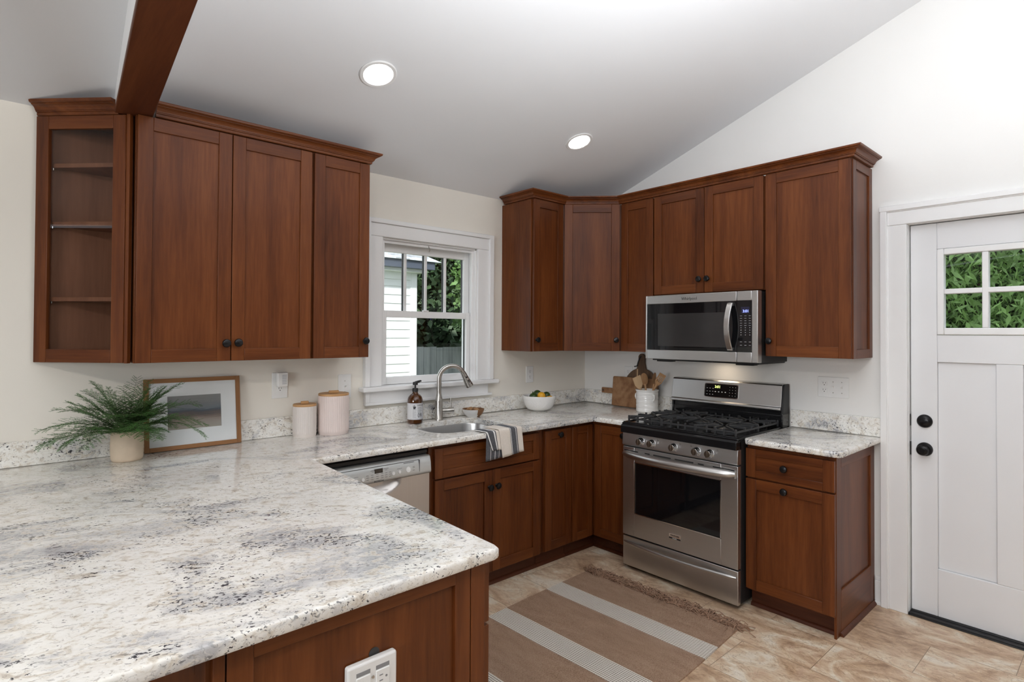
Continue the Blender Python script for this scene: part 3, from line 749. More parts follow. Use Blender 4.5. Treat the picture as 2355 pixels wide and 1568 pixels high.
for i, w in enumerate((.140, .218, .367, .514, .594)):
    Mt = Matrix.Translation((w, -.671, .809)) @ Matrix.Rotation(pi / 2 - .06, 4, 'X')
    mb = MB()
    mb.lathe([(0, 0), (.025, 0), (.0255, .004), (.0225, .008), (.021, .026), (.0185, .030), (0, .030)], seg=40, M=Mt, radf=lambda a, k: 1 + (.035 * cos(a * 12) if 2 < k < 5 else 0))
    q = mb.build('control_knob', M['chrome'], cp)
    mb = MB(); mb.lathe([(0, .0302), (.0175, .0302), (.017, .033), (0, .033)], seg=32, M=Mt); mb.box(-.0045, .0045, -.018, .018, .031, .040, M=Mt)
    mb.build('dial_grip', M['dial'], q, bevel=.001)
for w in (.125, .255, .405, .476, .635):
    mb = MB()
    for k in range(2): mb.box(w, w + .006 + .004 * k, -.6725, -.671, .838 - .006 * k, .8395 - .006 * k)
    mb.build('panel_print', M['ink'], cp)
# oven door
mb = MB(); yd = -.667
gw0, gw1, gzz0, gzz1 = .088, .658, .357, .676
mb.box(.002, gw0, yd, -.634, .217, .765); mb.box(gw1, .753, yd, -.634, .217, .765); mb.box(gw0, gw1, yd, -.634, .217, gzz0); mb.box(gw0, gw1, yd, -.634, gzz1, .765)
od = mb.build('oven_door', M['steelv'], rg, bevel=.002)
mb = MB(); mb.box(gw0 - .002, gw1 + .002, yd + .004, yd + .012, gzz0 - .002, gzz1 + .002); mb.build('oven_window', M['blkglass'], od)
mb = MB(); t = .004
mb.box(gw0, gw0 + t, yd - .0015, yd + .004, gzz0, gzz1); mb.box(gw1 - t, gw1, yd - .0015, yd + .004, gzz0, gzz1); mb.box(gw0, gw1, yd - .0015, yd + .004, gzz0, gzz0 + t); mb.box(gw0, gw1, yd - .0015, yd + .004, gzz1 - t, gzz1)
mb.build('window_trim', M['chrome'], od)
for a, b in ((.012, .115), (.165, .20), (.225, .345), (.372, .492), (.520, .556), (.61, .735)):
    mb = MB(); mb.box(a, b, yd - .0008, yd + .002, .738, .7445); mb.build('vent_slot', M['blkm'], od)
mb = MB(); mb.box(.0, .755, -.655, -.634, .765, .772); mb.build('door_gap', M['blkm'], od)
def bow(w0, w1, z, y0, dep, ra, n=28, squash=1.0, zs=0.0, pw=2.0):
    pa = []; rr = []
    for k in range(n + 1):
        u = k / n; s = 1 - abs(2 * u - 1) ** pw
        pa.append((w0 + (w1 - w0) * u, y0 - dep * s, z + zs * s)); e_ = min(1, min(u, 1 - u) * 14 + .25); rr.append(ra * (e_ ** .5))
    return pa, rr
pa, rr = bow(.014, .742, .722, -.674, .060, .0235); mb = MB(); mb.tube(pa, rr, 18)
mb.box(.015, .075, -.682, yd, .700, .716); mb.box(.680, .741, -.682, yd, .700, .716)
mb.build('oven_handle', M['steelv'], od)
mb = MB(); mb.box(.336, .413, yd - .003, yd, .277, .308); bd = mb.build('badge', M['chrome'], od, bevel=.001)
mb = MB(); mb.box(.337, .412, yd - .0035, yd - .0028, .2785, .2865); mb.build('badge_band', M['blkm'], bd)
text('lettering', 'FRIGIDAIRE', .0115, bd, (.3745, yd - .0034, .2975), (pi / 2, 0, 0), M['ink']); text('lettering', 'GALLERY', .0075, bd, (.3745, yd - .004, .2825), (pi / 2, 0, 0), M['white'])
mb = MB(); mb.box(.002, .753, -.664, -.634, .026, .208); dwr = mb.build('drawer', M['steelv'], rg, bevel=.003)
pa, rr = bow(.012, .742, .172, -.664, .038, .0105); mb = MB(); mb.tube(pa, rr, 14); mb.build('drawer_handle', M['steelv'], dwr)
# burners and grates
for k, (w, y, r) in enumerate(((.15, -.52, .05), (.15, -.245, .038), (.377, -.38, .055), (.605, -.53, .052), (.605, -.245, .04))):
    mb = MB(); mb.lathe([(0, .914), (r + .02, .914), (r + .012, .919), (r * .9, .922), (r * .9, .928), (r, .930), (r, .935), (r * .92, .938), (0, .939)], (w, y, 0), 32); mb.build('burner', M['iron'], rg)
def bar(mb, a, b, w=.009, h=.012, zt=.957):
    a = Vector(a); b = Vector(b); d = (b - a); L = d.length; d.normalize(); Mt = Matrix.Translation((a.x, a.y, 0)) @ Matrix.Rotation(math.atan2(d.y, d.x), 4, 'Z')
    mb.box(-w / 2, L + w / 2, -w / 2, w / 2, zt - h, zt, M=Mt)
def grate(w0, w1, y0, y1, cs):
    mb = MB(); zt = .957
    for a, b in (((w0, y0), (w1, y0)), ((w0, y1), (w1, y1)), ((w0, y0), (w0, y1)), ((w1, y0), (w1, y1))): bar(mb, a, b, zt=.944, h=.010)
    cx = (w0 + w1) / 2; my = (y0 + y1) / 2
    bar(mb, (w0, my), (w1, my)); 
    if len(cs) == 2: bar(mb, (cx, my - .04), (cx, my + .04))
    for (bx_, by_) in cs:
        lim = .033
        for ang in range(0, 360, 45):
            dx, dy = cos(radians(ang)), sin(radians(ang))
            t1 = min([((w1 - bx_) / dx if dx > .01 else (w0 - bx_) / dx if dx < -.01 else 9), ((max(y0, y1) - by_) / dy if dy > .01 else (min(y0, y1) - by_) / dy if dy < -.01 else 9)])
            if len(cs) == 2: 
                if abs(dy) > .01 and ((dy > 0) == (my > by_)): t1 = min(t1, abs((my - by_) / dy))
            t1 = min(t1, .16)
            bar(mb, (bx_ + dx * lim, by_ + dy * lim), (bx_ + dx * t1, by_ + dy * t1), w=.008)
    for w in (w0, cx, w1, w0 + (w1 - w0) * .28, w0 + (w1 - w0) * .72):
        for y in (y0, y1): mb.box(w - .005, w + .005, y - .005, y + .005, .9185, .957)
    for y in [y0 + (y1 - y0) * q for q in (.2, .35, .5, .65, .8)]:
        for w in (w0, w1): mb.box(w - .005, w + .005, y - .005, y + .005, .9185 if abs(y - my) < .01 else .938, .957)
    return mb.build('grate', M['iron'], rg, bevel=.0015)
grate(.028, .262, -.640, -.118, ((.15, -.52), (.15, -.245)))
grate(.271, .485, -.640, -.118, ((.378, -.38),))
grate(.494, .728, -.640, -.118, ((.605, -.53), (.605, -.245)))
# back guard
mb = MB(); mb.box(.003, .752, -.098, -.024, .898, 1.012); mb.box(.003, .752, -.105, -.09, .925, .985); mb.box(.0, .012, -.112, -.024, .90, 1.012); mb.box(.743, .757, -.118, -.024, .90, 1.0); 
bgd = mb.build('back_guard', M['blk'], rg, bevel=.004)
mb = MB(); mb.prism([(-.122, 1.012), (-.128, 1.018), (-.126, 1.030), (-.116, 1.034), (-.098, 1.160), (-.090, 1.168), (-.06, 1.172), (-.026, 1.170), (-.026, 1.012)], .0, .746, 'x'); mb.build('back_panel', M['steel'], bgd, bevel=.002)
mb = MB(); mb.prism([(-.118, .99), (-.114, 1.03), (-.094, 1.158), (-.086, 1.168), (-.024, 1.170), (-.024, .99)], .746, .758, 'x'); mb.build('end_cap', M['blkm'], bgd, bevel=.003)
tl = math.atan2(.018, .126); Mt = Matrix.Translation((.362, -.1165, 1.036)) @ Matrix.Rotation(-tl, 4, 'X')
mb = MB(); mb.prism([(p[0], p[1]) for p in rrect(-.118, .118, .020, .112, .012, 4)], -.003, .0, 'y', M=Mt); ds = mb.build('display_bezel', M['chrome'], bgd)
mb = MB(); mb.prism([(p[0], p[1]) for p in rrect(-.114, .114, .024, .108, .010, 4)], -.004, -.001, 'y', M=Mt); mb.build('display_glass', M['blkglass'], ds)
mb = MB()
for i in range(3):
    for j in range(4): mb.box(.058 + i * .019, .0615 + i * .019, -.0044, -.0038, .038 + j * .018, .0405 + j * .018, M=Mt)
mb.build('keypad_print', M['white'], ds); mb = MB()
for i in range(4): mb.box(-.042 + i * .023, -.034 + i * .023, -.0044, -.0038, .056, .061, M=Mt)
mb.build('keypad_print', M['white'], ds); mb = MB()
for i in range(3):
    for j in range(3): mb.box(-.10 + i * .02, -.092 + i * .02, -.0044, -.0038, .038 + j * .02, .040 + j * .02, M=Mt)
mb.build('keypad_print', M['white'], ds)
pt = Mt @ Vector((-.024, -.0046, .090)); text('clock_digits', '3:01', .024, ds, pt, (pi / 2 - tl, 0, 0), M['led_y'])

# ---------------------------------------------------------------- microwave
mw = thing('microwave', 'stainless over the range microwave with a black glass door', 'microwave', (0, -.883, 0), R90)
mb = MB(); mb.box(.005, .755, -.362, -.003, 1.305, 1.718); mb.box(.02, .745, -.36, -.01, 1.296, 1.306); mb.box(.05, .16, -.355, -.30, 1.288, 1.297); mb.box(.60, .71, -.355, -.30, 1.288, 1.297)
mb.build('body', M['blkm'], mw, bevel=.003)
def frame_front(w0, w1, i0, i1, name, m):
    mb = MB(); y0, y1 = -.412, -.362
    z0, z1, a, b = 1.307, 1.720, 1.367, 1.664
    if i0 > w0: mb.box(w0, i0, y0, y1, z0, z1)
    if i1 < w1: mb.box(i1, w1, y0, y1, z0, z1)
    mb.box(i0, i1, y0, y1, b, z1); mb.box(i0, i1, y0, y1, z0, a)
    return mb.build(name, m, mw, bevel=.003)
dfr = frame_front(0, .635, .011, .635, 'microwave_door', M['steel']); ctl = frame_front(.637, .762, .637, .726, 'control_column', M['steel'])
mb = MB(); mb.box(.009, .635, -.409, -.37, 1.365, 1.666); mb.build('door_glass', M['blkglass'], dfr)
mb = MB(); mb.box(.095, .575, -.4094, -.4089, 1.392, 1.600); M['screen'] = plain('mesh_screen', (.035, .034, .034), .12); mb.build('window_screen', M['screen'], dfr)
mb = MB(); mb.box(.637, .728, -.409, -.37, 1.365, 1.666); cg = mb.build('keypad', M['blkglass'], ctl)
mb = MB(); mb.box(.661, .712, -.4096, -.4088, 1.592, 1.628); mb.build('display', plain('display_blue', (.02, .02, .05), .2), cg)
text('clock_digits', '3:01', .022, cg, (.690, -.4099, 1.603), (pi / 2, 0, 0), M['led_b'])
mb = MB()
for j in range(9):
    for i in range(3):
        L = .012 if j < 5 else .005; c = .661 + i * .0265
        mb.box(c - L / 2, c + L / 2, -.4096, -.4088, 1.575 - j * .0138, 1.577 - j * .0138 + (0 if j < 5 else .002))
M['gprint'] = plain('grey_print', (.42, .42, .43), .5); mb.build('keypad_print', M['gprint'], cg); mb = MB()
for j in range(2):
    for i in range(3): c = .661 + i * .0265; mb.box(c - .006, c + .006, -.4096, -.4088, 1.425 - j * .019, 1.4275 - j * .019)
mb.build('keypad_print', M['gprint'], cg)
mb = MB(); n = 20; prof = []
for k in range(n + 1):
    u = k / n; s = 1 - (2 * u - 1) ** 2; prof.append((-.409 - .016 - .045 * s, 1.374 + .280 * u))
inner = [(y + .011, z) for y, z in prof[::-1]]
mb.prism(prof + inner, .583, .617, 'x'); mb.box(.586, .614, -.43, -.405, 1.374, 1.392); mb.box(.586, .614, -.43, -.405, 1.636, 1.654)
mb.build('door_handle', M['steelv'], dfr, bevel=.003)
text('logo', 'Whirlpool', .026, dfr, (.325, -.4126, 1.690), (pi / 2, 0, 0), M['slot'])

lamp('AREA', 'cooktop_lamp', (-.13, -1.24, 1.285), .32, (1, .80, .58), aim=(-.11, -1.24, .9), shape='RECTANGLE', size=.10, size_y=.05)

mw.scale = (.988, 1, 1)
# ---------------------------------------------------------------- dishwasher
dw = thing('dishwasher', 'grey steel dishwasher under the counter left of the sink base', 'dishwasher', (-2.530, 0, 0))
mb = MB(); mb.box(.004, .608, -.57, -.01, .02, .872); mb.box(.02, .59, -.52, -.4, 0, .10); mb.box(.012, .60, -.592, -.56, .845, .862); mb.build('body', M['blkm'], dw, bevel=.002)
mb = MB(); nx, nz = 48, 40; W0, W1, Z0, Z1 = .003, .605, .105, .742; vs = []
for j in range(nz + 1):
    for i in range(nx + 1):
        x = W0 + (W1 - W0) * i / nx; z = Z1 - (Z1 - Z0) * (j / nz) ** 2.0
        s = 1 - ((x - .305) / .125) ** 2 - ((Z1 - z) / .062) ** 2
        vs.append((x, -.605 + (.032 * s ** .5 if s > 0 else 0), z))
fs = [(j * (nx + 1) + i, (j + 1) * (nx + 1) + i, (j + 1) * (nx + 1) + i + 1, j * (nx + 1) + i + 1) for j in range(nz) for i in range(nx)]
mb.add(vs, fs); mb.box(W0, W1, -.576, -.57, Z0, Z1); mb.box(W1 - .002, W1, -.604, -.57, Z0, Z1)
mb.build('door', M['dwdoor'], dw, sharp=60, recalc=False)
mb = MB(); mb.prism([(-.572, .744), (-.612, .744), (-.620, .750), (-.622, .760), (-.618, .80), (-.609, .830), (-.600, .836), (-.572, .836)], .0, .606, 'x'); cpn = mb.build('control_panel', M['dwpanel'], dw, bevel=.0015, sharp=50)
def dpt(w, z): return (w, -.6225 + max(0, (z - .76)) * .125, z)
tl2 = math.atan2(.012, .06)
for w, z, r in ((.188, .770, .0085), (.222, .772, .0095), (.385, .776, .0095), (.42, .778, .0085), (.47, .782, .0145)):
    Mt = Matrix.Translation(dpt(w, z)) @ Matrix.Rotation(pi / 2 - .12, 4, 'X')
    mb = MB(); mb.lathe([(0, -.002), (r, -.002), (r, .002), (r * .88, .0032), (r * .86, .002), (0, .0026)], seg=28, M=Mt); mb.build('button', M['white'], cpn)
mb = MB(); p = dpt(.305, .800); mb.box(p[0] - .022, p[0] + .022, p[1] - .0015, p[1] + .006, .789, .811); mb.build('display', M['blkglass'], cpn)
mb = MB()
for w in (.245, .27, .297, .323, .345, .367):
    for z in (.766, .776, .786): q = dpt(w, z); mb.box(w - .006, w + .006, q[1] - .0008, q[1] + .003, z - .001, z + .001)
for w, z, L in ((.188, .789, .01), (.275, .806, .012), (.275, .800, .006), (.345, .806, .014), (.345, .800, .006), (.42, .794, .014), (.475, .815, .03), (.502, .792, .006), (.502, .787, .006), (.502, .775, .006)):
    q = dpt(w, z); mb.box(w - L, w + L, q[1] - .0008, q[1] + .003, z - .0009, z + .0009)
mb.box(.05, .535, dpt(0, .822)[1] - .0006, dpt(0, .822)[1] + .003, .8215, .8225); mb.box(.535, .536, -.6225, -.612, .762, .822)
mb.build('panel_print', plain('grey_print_dark', (.16, .16, .17), .5), cpn)
text('logo', 'BOSCH', .012, cpn, (.305, -.6222, .752), (pi / 2, 0, 0), M['ink'], sx=1.3)

# ---------------------------------------------------------------- outlets and switches
def plate(root, w, h, t=.006):
    mb = MB(); mb.prism(rrect(-w / 2, w / 2, -h / 2, h / 2, .004, 3), -t, 0, 'y'); return mb.build('cover_plate', M['white'], root, bevel=.002)
def duplex(root, cx):
    for cz_ in (.0195, -.0195):
        mb = MB(); pts = [(p[0] + cx, p[1] + cz_) for p in rrect(-.017, .017, -.0145, .0145, .010, 5)]
        mb.prism(pts, -.0085, -.004, 'y'); r_ = mb.build('receptacle', M['white'], root, bevel=.0008)
        mb = MB(); mb.box(cx - .0075, cx - .0055, -.0089, -.008, cz_ + .000, cz_ + .009); mb.box(cx + .0055, cx + .0075, -.0089, -.008, cz_ + .001, cz_ + .008)
        mb.lathe([(0, 0), (.0026, 0), (.0026, .001), (0, .001)], seg=12, M=Matrix.Translation((cx, -.0088, cz_ - .007)) @ Matrix.Rotation(-pi / 2, 4, 'X'))
        mb.build('slots', M['slot'], r_)
def toggle(root, cx):
    mb = MB(); mb.box(cx - .0055, cx + .0055, -.0075, -.005, -.012, .012); s_ = mb.build('switch_frame', M['white'], root)
    mb = MB(); mb.prism([(-.005, -.006), (-.019, .004), (-.019, .011), (-.005, .007)], cx - .0042, cx + .0042, 'x'); mb.build('toggle', M['white'], s_, bevel=.001)
    mb = MB()
    for z in (.031, -.031): mb.lathe([(0, 0), (.003, 0), (.0028, .001), (0, .0013)], seg=12, M=Matrix.Translation((cx, -.006, z)) @ Matrix.Rotation(pi / 2, 4, 'X'))
    mb.build('screw', M['nickel'], s_)
o = thing('wall_outlet', 'white wall outlet behind the plug-in device, above the small canister', 'outlet', (-2.481, -.0005, 1.185)); plate(o, .082, .138); duplex(o, 0)
pd = thing('plug_in_speaker', 'small white ribbed plug-in device in the left outlet', 'plug-in device', (-2.478, -.009, 1.215))
mb = MB(); mb.prism(rrect(-.027, .027, -.034, .040, .005, 3), -.034, -.001, 'y'); mb.build('housing', M['white'], pd, bevel=.003)
mb = MB()
for k in range(11): mb.box(-.004, .020, -.0348, -.0335, -.022 + k * .0048, -.0198 + k * .0048)
mb.build('grille', plain('grille_grey', (.45, .46, .50), .5), pd)
o = thing('light_switch', 'single white light switch left of the window, above the large canister', 'switch', (-2.112, -.0005, 1.158)); plate(o, .078, .138); toggle(o, 0)
o = thing('wall_outlet', 'white wall outlet above the fruit bowl', 'outlet', (-.634, -.0005, 1.160)); plate(o, .074, .122); duplex(o, 0)
o = thing('wall_outlet', 'white wall outlet half hidden by the round cutting board', 'outlet', (-.0005, -.445, 1.160), R90); plate(o, .074, .118); duplex(o, 0)
o = thing('switch_plate', 'wide white wall plate with one outlet and two switches, right of the range', 'switch', (-.0005, -1.888, 1.166), R90); plate(o, .165, .118); duplex(o, -.046); toggle(o, .0); toggle(o, .046)
o = thing('peninsula_outlet', 'large white outlet plate on the end of the peninsula', 'outlet', (-2.966, -1.9365, .6885))
mb = MB(); mb.prism(rrect(-.060, .060, -.062, .062, .006, 4), -.019, -.001, 'y'); mb.build('cover_plate', M['white'], o, bevel=.005, seg=3)
for cx in (-.0235, .0235):
    mb = MB(); mb.prism(rrect(cx - .0165, cx + .0165, -.034, .034, .001, 2), -.0215, -.017, 'y'); r_ = mb.build('receptacle', M['white'], o, bevel=.001)
    mb = MB()
    for cz_ in (.0165, -.0165):
        for zz in (.006, -.006): mb.box(cx - .009, cx - .0005, -.0222, -.021, cz_ + zz - .0011, cz_ + zz + .0011)
        mb.lathe([(0, 0), (.0026, 0), (.0026, .001), (0, .001)], seg=12, M=Matrix.Translation((cx + .008, -.0222, cz_)) @ Matrix.Rotation(-pi / 2, 4, 'X'))
    mb.box(cx - .0165, cx + .0165, -.0195, -.0188, .036, .045)
    mb.build('slots', plain('grey_slot', (.25, .25, .26), .5), r_)
mb = MB(); mb.lathe([(0, 0), (.0034, 0), (.0030, .0014), (0, .0016)], seg=14, M=Matrix.Translation((0, -.019, .024)) @ Matrix.Rotation(pi / 2, 4, 'X')); mb.build('screw', M['nickel'], o)
mb = MB(); mb.lathe([(0, 0), (.013, 0), (.013, .0008), (0, .0008)], seg=24, M=Matrix.Translation((.012, -.0006, .064)) @ Matrix.Rotation(pi / 2, 4, 'X')); mb.build('cutout', M['slot'], o)

# ---------------------------------------------------------------- recessed lights
for x, y, lab in ((-2.296, -.715, 'round white recessed ceiling light above the sink'), (-.897, -.722, 'round white recessed ceiling light near the corner cabinets')):
    z = zc(y) - .0015
    o = thing('recessed_light', lab, 'ceiling light', (x, y, z), 0, 'recessed ceiling lights'); o.rotation_euler = (-math.atan(CS), 0, 0)
    mb = MB(); mb.lathe([(.066, -.002), (.070, -.006), (.083, -.0065), (.087, -.003), (.087, 0), (.066, 0)], seg=48); mb.build('trim_ring', M['trim'], o)
    mb = MB(); mb.lathe([(0, -.0035), (.0665, -.0035), (.0665, -.001), (0, -.001)], seg=48); mb.build('lens', M['lens'], o)
# globe lamp added out of view, stands in for unseen room light
pl = thing('standin_globe_lamp', 'added globe lamp out of view, standing in for unseen room light', 'lamp', (-3.86, -2.96, 2.42))
mb = MB(); mb.lathe([(0, -.06), (.03, -.052), (.052, -.03), (.06, 0), (.052, .03), (.03, .052), (0, .06)], seg=24); mb.build('globe', plain('standin_glow', (1, 1, 1), .5, emit=(1, .93, .84), estr=250), pl)
mb = MB(); mb.tube([(0, 0, .058), (0, 0, .30)], .004, 8); mb.lathe([(0, .31), (.05, .31), (.05, .295), (0, .295)]); mb.build('rod', M['knob'], pl)

# ---------------------------------------------------------------- things on the counters
M['terra'] = plain('sand_pot', (.62, .50, .38), .75, mottle=.05, mscale=30)
M['soil'] = plain('soil', (.05, .035, .025), .9, mottle=.4, mscale=120)
M['leaf'] = plain('fern_green', (.07, .215, .04), .5, mottle=.45, mscale=25)
M['stem'] = plain('fern_stem', (.055, .085, .03), .6)
M['oak'] = wood('oak_frame', 'z', (.20, .09, .035), (.30, .145, .06), (.38, .20, .09), rough=.5)
M['oakh'] = wood('oak_frame_horizontal', 'x', (.20, .09, .035), (.30, .145, .06), (.38, .20, .09), rough=.5)
M['lid'] = wood('bamboo_lid', 'x', (.42, .22, .09), (.54, .31, .14), (.62, .39, .20), rough=.5)
M['util'] = wood('utensil_wood', 'z', (.30, .15, .065), (.42, .24, .12), (.52, .33, .18), rough=.55)
M['utilp'] = wood('pale_utensil_wood', 'z', (.45, .28, .15), (.55, .37, .21), (.62, .44, .27), rough=.55)
M['board'] = wood('worn_board', 'y', (.13, .055, .025), (.27, .14, .068), (.40, .235, .125), rough=.6, fine=30)
M['walnut'] = wood('walnut_board', 'z', (.055, .030, .018), (.12, .07, .042), (.22, .135, .085), rough=.5)
M['can'] = plain('ribbed_stoneware', (.72, .66, .62), .5, mottle=.03)
M['matw'] = plain('mat_board', (.90, .90, .91), .8)
M['amber'] = plain('amber_glass', (.07, .022, .004), .05, coat=.6)
M['paper'] = plain('label_paper', (.72, .72, .74), .6)

# fern
random.seed(11)
fp = thing('potted_fern', 'green fern in a sand coloured pot, left of the framed picture', 'plant', (-3.181, -.152, ZT))
pr = [(0, .0), (.054, .0), (.0575, .004)] + [(.0590 + .0022 * sin(pi * k / 14) + (.0006 if k % 2 else -.0003), .008 + .116 * k / 14) for k in range(15)] + [(.0585, .127), (.056, .129), (.0535, .127), (.053, .112), (0, .110)]
mb = MB(); mb.lathe(pr, seg=48); mb.build('pot', M['terra'], fp, sharp=50)
mb = MB(); mb.lathe([(0, .117), (.03, .118), (.0528, .114)], seg=28); mb.build('soil', M['soil'], fp)
def frond(az, el, L, droop, side=1.0):
    # returns mesh builder with stem and small pinnae; grows from the pot centre
    mb = MB(); h = Vector((cos(az), sin(az), 0)); n = 22; pts = []
    p = Vector((.015 * cos(az), .015 * sin(az), .116)); e_ = el
    for k in range(n + 1):
        pts.append(p.copy()); p = p + (h * cos(e_) + Vector((0, 0, 1)) * sin(e_)) * (L / n); e_ -= droop / n * (1 + 1.2 * k / n)
    ok = True
    mb.tube(pts, [.0016 * (1 - .8 * k / n) for k in range(n + 1)], 5, 1)
    sd = Vector((-sin(az), cos(az), 0))
    for k in range(4, n + 1):
        u = k / n; t = (pts[min(k + 1, n)] - pts[k - 1]).normalized()
        pl_ = L * .25 * sin(pi * min(1, (u - .12) * 1.05)) ** .7 * random.uniform(.8, 1.1) if u > .13 else .01
        pl_ = max(.006, pl_)
        for sgn in (-1, 1):
            d_ = (sd * sgn * .85 + t * .6 + Vector((0, 0, random.uniform(-.28, .28)))).normalized()
            m = max(2, int(pl_ / .0062)); q0 = pts[k]
            mb.tube([q0, q0 + d_ * pl_], [.0007, .0003], 3, 1, caps=False)
            w_ = d_.cross(Vector((0, 0, 1)))
            w_ = w_.normalized() if w_.length > .01 else sd
            for j in range(m):
                b_ = q0 + d_ * pl_ * (j + .6) / m; ll = .0085 * (1 - .5 * j / m) * random.uniform(.75, 1.25)
                for s2_ in (-1, 1):
                    dd = (w_ * s2_ * .8 + d_ * .7 + Vector((0, 0, random.uniform(-.35, .35)))).normalized(); ww = d_ * .0018
                    mb.add([b_, b_ + dd * ll * .5 + ww, b_ + dd * ll, b_ + dd * ll * .5 - ww], [(0, 1, 2, 3)], 0)
    return mb, ok
cnt = 0; tries = 0
spec = [(radians(196), .45, .31, .75), (radians(186), .25, .29, .45), (radians(188), .55, .30, .6), (radians(-14), .55, .30, .75), (radians(-24), .50, .31, .9), (radians(-8), .85, .29, .7), (radians(172), .85, .27, .6), (radians(150), 1.15, .24, .4), (radians(60), 1.40, .24, .2), (radians(-5), 1.15, .28, .5), (radians(205), .7, .28, .7), (radians(165), 1.3, .25, .3), (radians(-60), 1.35, .25, .3)]
while cnt < 78 and tries < 900:
    tries += 1
    if spec: az, el, L, dr_ = spec.pop(0)
    else:
        az = random.uniform(pi * .93, pi * 2.07); el = random.uniform(.30, 1.45); L = random.uniform(.15, .25); dr_ = random.uniform(.1, .9)
    mb, ok = frond(az, el, L, dr_)
    if any(v.y - .152 > -.01 for v in mb.v) or any((v.y - .152 > -.085 and v.x - 3.181 > -3.11 and v.z < .35) for v in mb.v): 
        if any(v.y - .152 > -.01 for v in mb.v): continue
        # keep clear of the picture frame: swing the frond towards the room
        az2 = -abs(az) if az < pi else az
        mb, ok = frond(radians(random.uniform(-42, -22)), el, L, dr_)
        if any((v.y - .152 > -.075 and v.x - 3.181 > -3.115) for v in mb.v): continue
    mb.build('frond', [M['leaf'], M['stem']], fp, recalc=False, sharp=30); cnt += 1

# framed picture
def art():
    m, nt, b = newmat('seascape_print'); tc = N(nt, 'ShaderNodeTexCoord'); sp = N(nt, 'ShaderNodeSeparateXYZ'); nt.links.new(tc.outputs['Object'], sp.inputs[0])
    v = coords(nt, (5, 1, 40)); n = noise(nt, v, 1.4, 5, .65, .6)
    f = math_(nt, 'MULTIPLY_ADD', sp.outputs[2], 6.33, -.59); f = math_(nt, 'ADD', f, math_(nt, 'MULTIPLY_ADD', n, .34, -.17))
    c = ramp(nt, f, [(.0, (.40, .36, .32)), (.22, (.37, .31, .27)), (.36, (.20, .145, .13)), (.46, (.13, .11, .11)), (.53, (.085, .105, .135)), (.60, (.18, .20, .23)), (.75, (.23, .23, .24)), (1, (.28, .28, .28))])
    nt.links.new(c, b.inputs['Base Color']); b.inputs['Roughness'].default_value = .7; return m
pf = thing('framed_picture', 'wood framed abstract seascape print leaning on the wall behind the fern', 'picture', (-2.897, -.052, ZT)); pf.rotation_euler = (-radians(8), 0, 0)
fw_, fh_, b_ = .207, .335, .020
mb = MB(); mb.box(-fw_, -fw_ + b_, -.018, .0, 0, fh_); mb.box(fw_ - b_, fw_, -.018, 0, 0, fh_); mb.box(-fw_ + b_, fw_ - b_, -.018, 0, fh_ - b_, fh_, 1); mb.box(-fw_ + b_, fw_ - b_, -.018, 0, 0, b_, 1)
mb.build('frame', [M['oak'], M['oakh']], pf, bevel=.0012)
ax0, ax1, az0, az1 = -.112, .119, .0925, .2505
mb = MB()
mb.box(-fw_ + b_ - .003, ax0, -.0105, -.008, b_ - .003, fh_ - b_ + .003); mb.box(ax1, fw_ - b_ + .003, -.0105, -.008, b_ - .003, fh_ - b_ + .003); mb.box(ax0, ax1, -.0105, -.008, az1, fh_ - b_ + .003); mb.box(ax0, ax1, -.0105, -.008, b_ - .003, az0)
mb.build('mat_board', M['matw'], pf)
mb = MB(); mb.box(ax0 - .005, ax1 + .005, -.0079, -.006, az0 - .005, az1 + .005); mb.build('print', art(), pf)
mb = MB(); mb.box(-fw_ + b_ - .002, fw_ - b_ + .002, -.0140, -.0125, b_ - .002, fh_ - b_ + .002); mb.build('picture_glass', M['glass'], pf)
mb = MB(); mb.box(-fw_ + .004, fw_ - .004, -.0055, -.001, .004, fh_ - .004); mb.build('backing', M['oak'], pf)

# canisters
M['canp'] = plain('pink_stoneware', (.76, .65, .61), .5, mottle=.03)
def canister(x, y, r, h, ribs, label, m='can'):
    o = thing('canister', label, 'canister', (x, y, ZT), 0, 'ribbed canisters')
    pr = [(0, 0), (r * .93, 0), (r * .965, .004), (r * .965, .012), (r * .99, .016), (r, .020), (r, h - .006), (r * .985, h), (r * .93, h), (r * .92, h - .012), (0, h - .014)]
    mb = MB(); mb.lathe(pr, seg=ribs * 6, radf=lambda a, k: 1 - (.028 * (abs(cos(a * ribs / 2)) ** 6) if k in (5, 6) else 0)); mb.build('jar', M[m], o, sharp=50)
    mb = MB(); mb.lathe([(0, h), (r * .97, h), (r * .985, h + .004), (r * .985, h + .009), (r * .96, h + .012), (0, h + .012)], seg=48)
    l = mb.build('lid', M['lid'], o)
    a = radians(-8); Mt = Matrix.Rotation(a, 4, 'Z'); mb = MB(); mb.box(-r * .33, r * .33, -.007, .007, h + .0118, h + .026, M=Mt); mb.build('handle', M['lid'], l, bevel=.003)
canister(-2.378, -.087, .061, .161, 40, 'small white ribbed canister with wooden lid, left of the pair')
canister(-2.225, -.108, .0825, .210, 48, 'large pale pink ribbed canister with wooden lid, beside the window', 'canp')

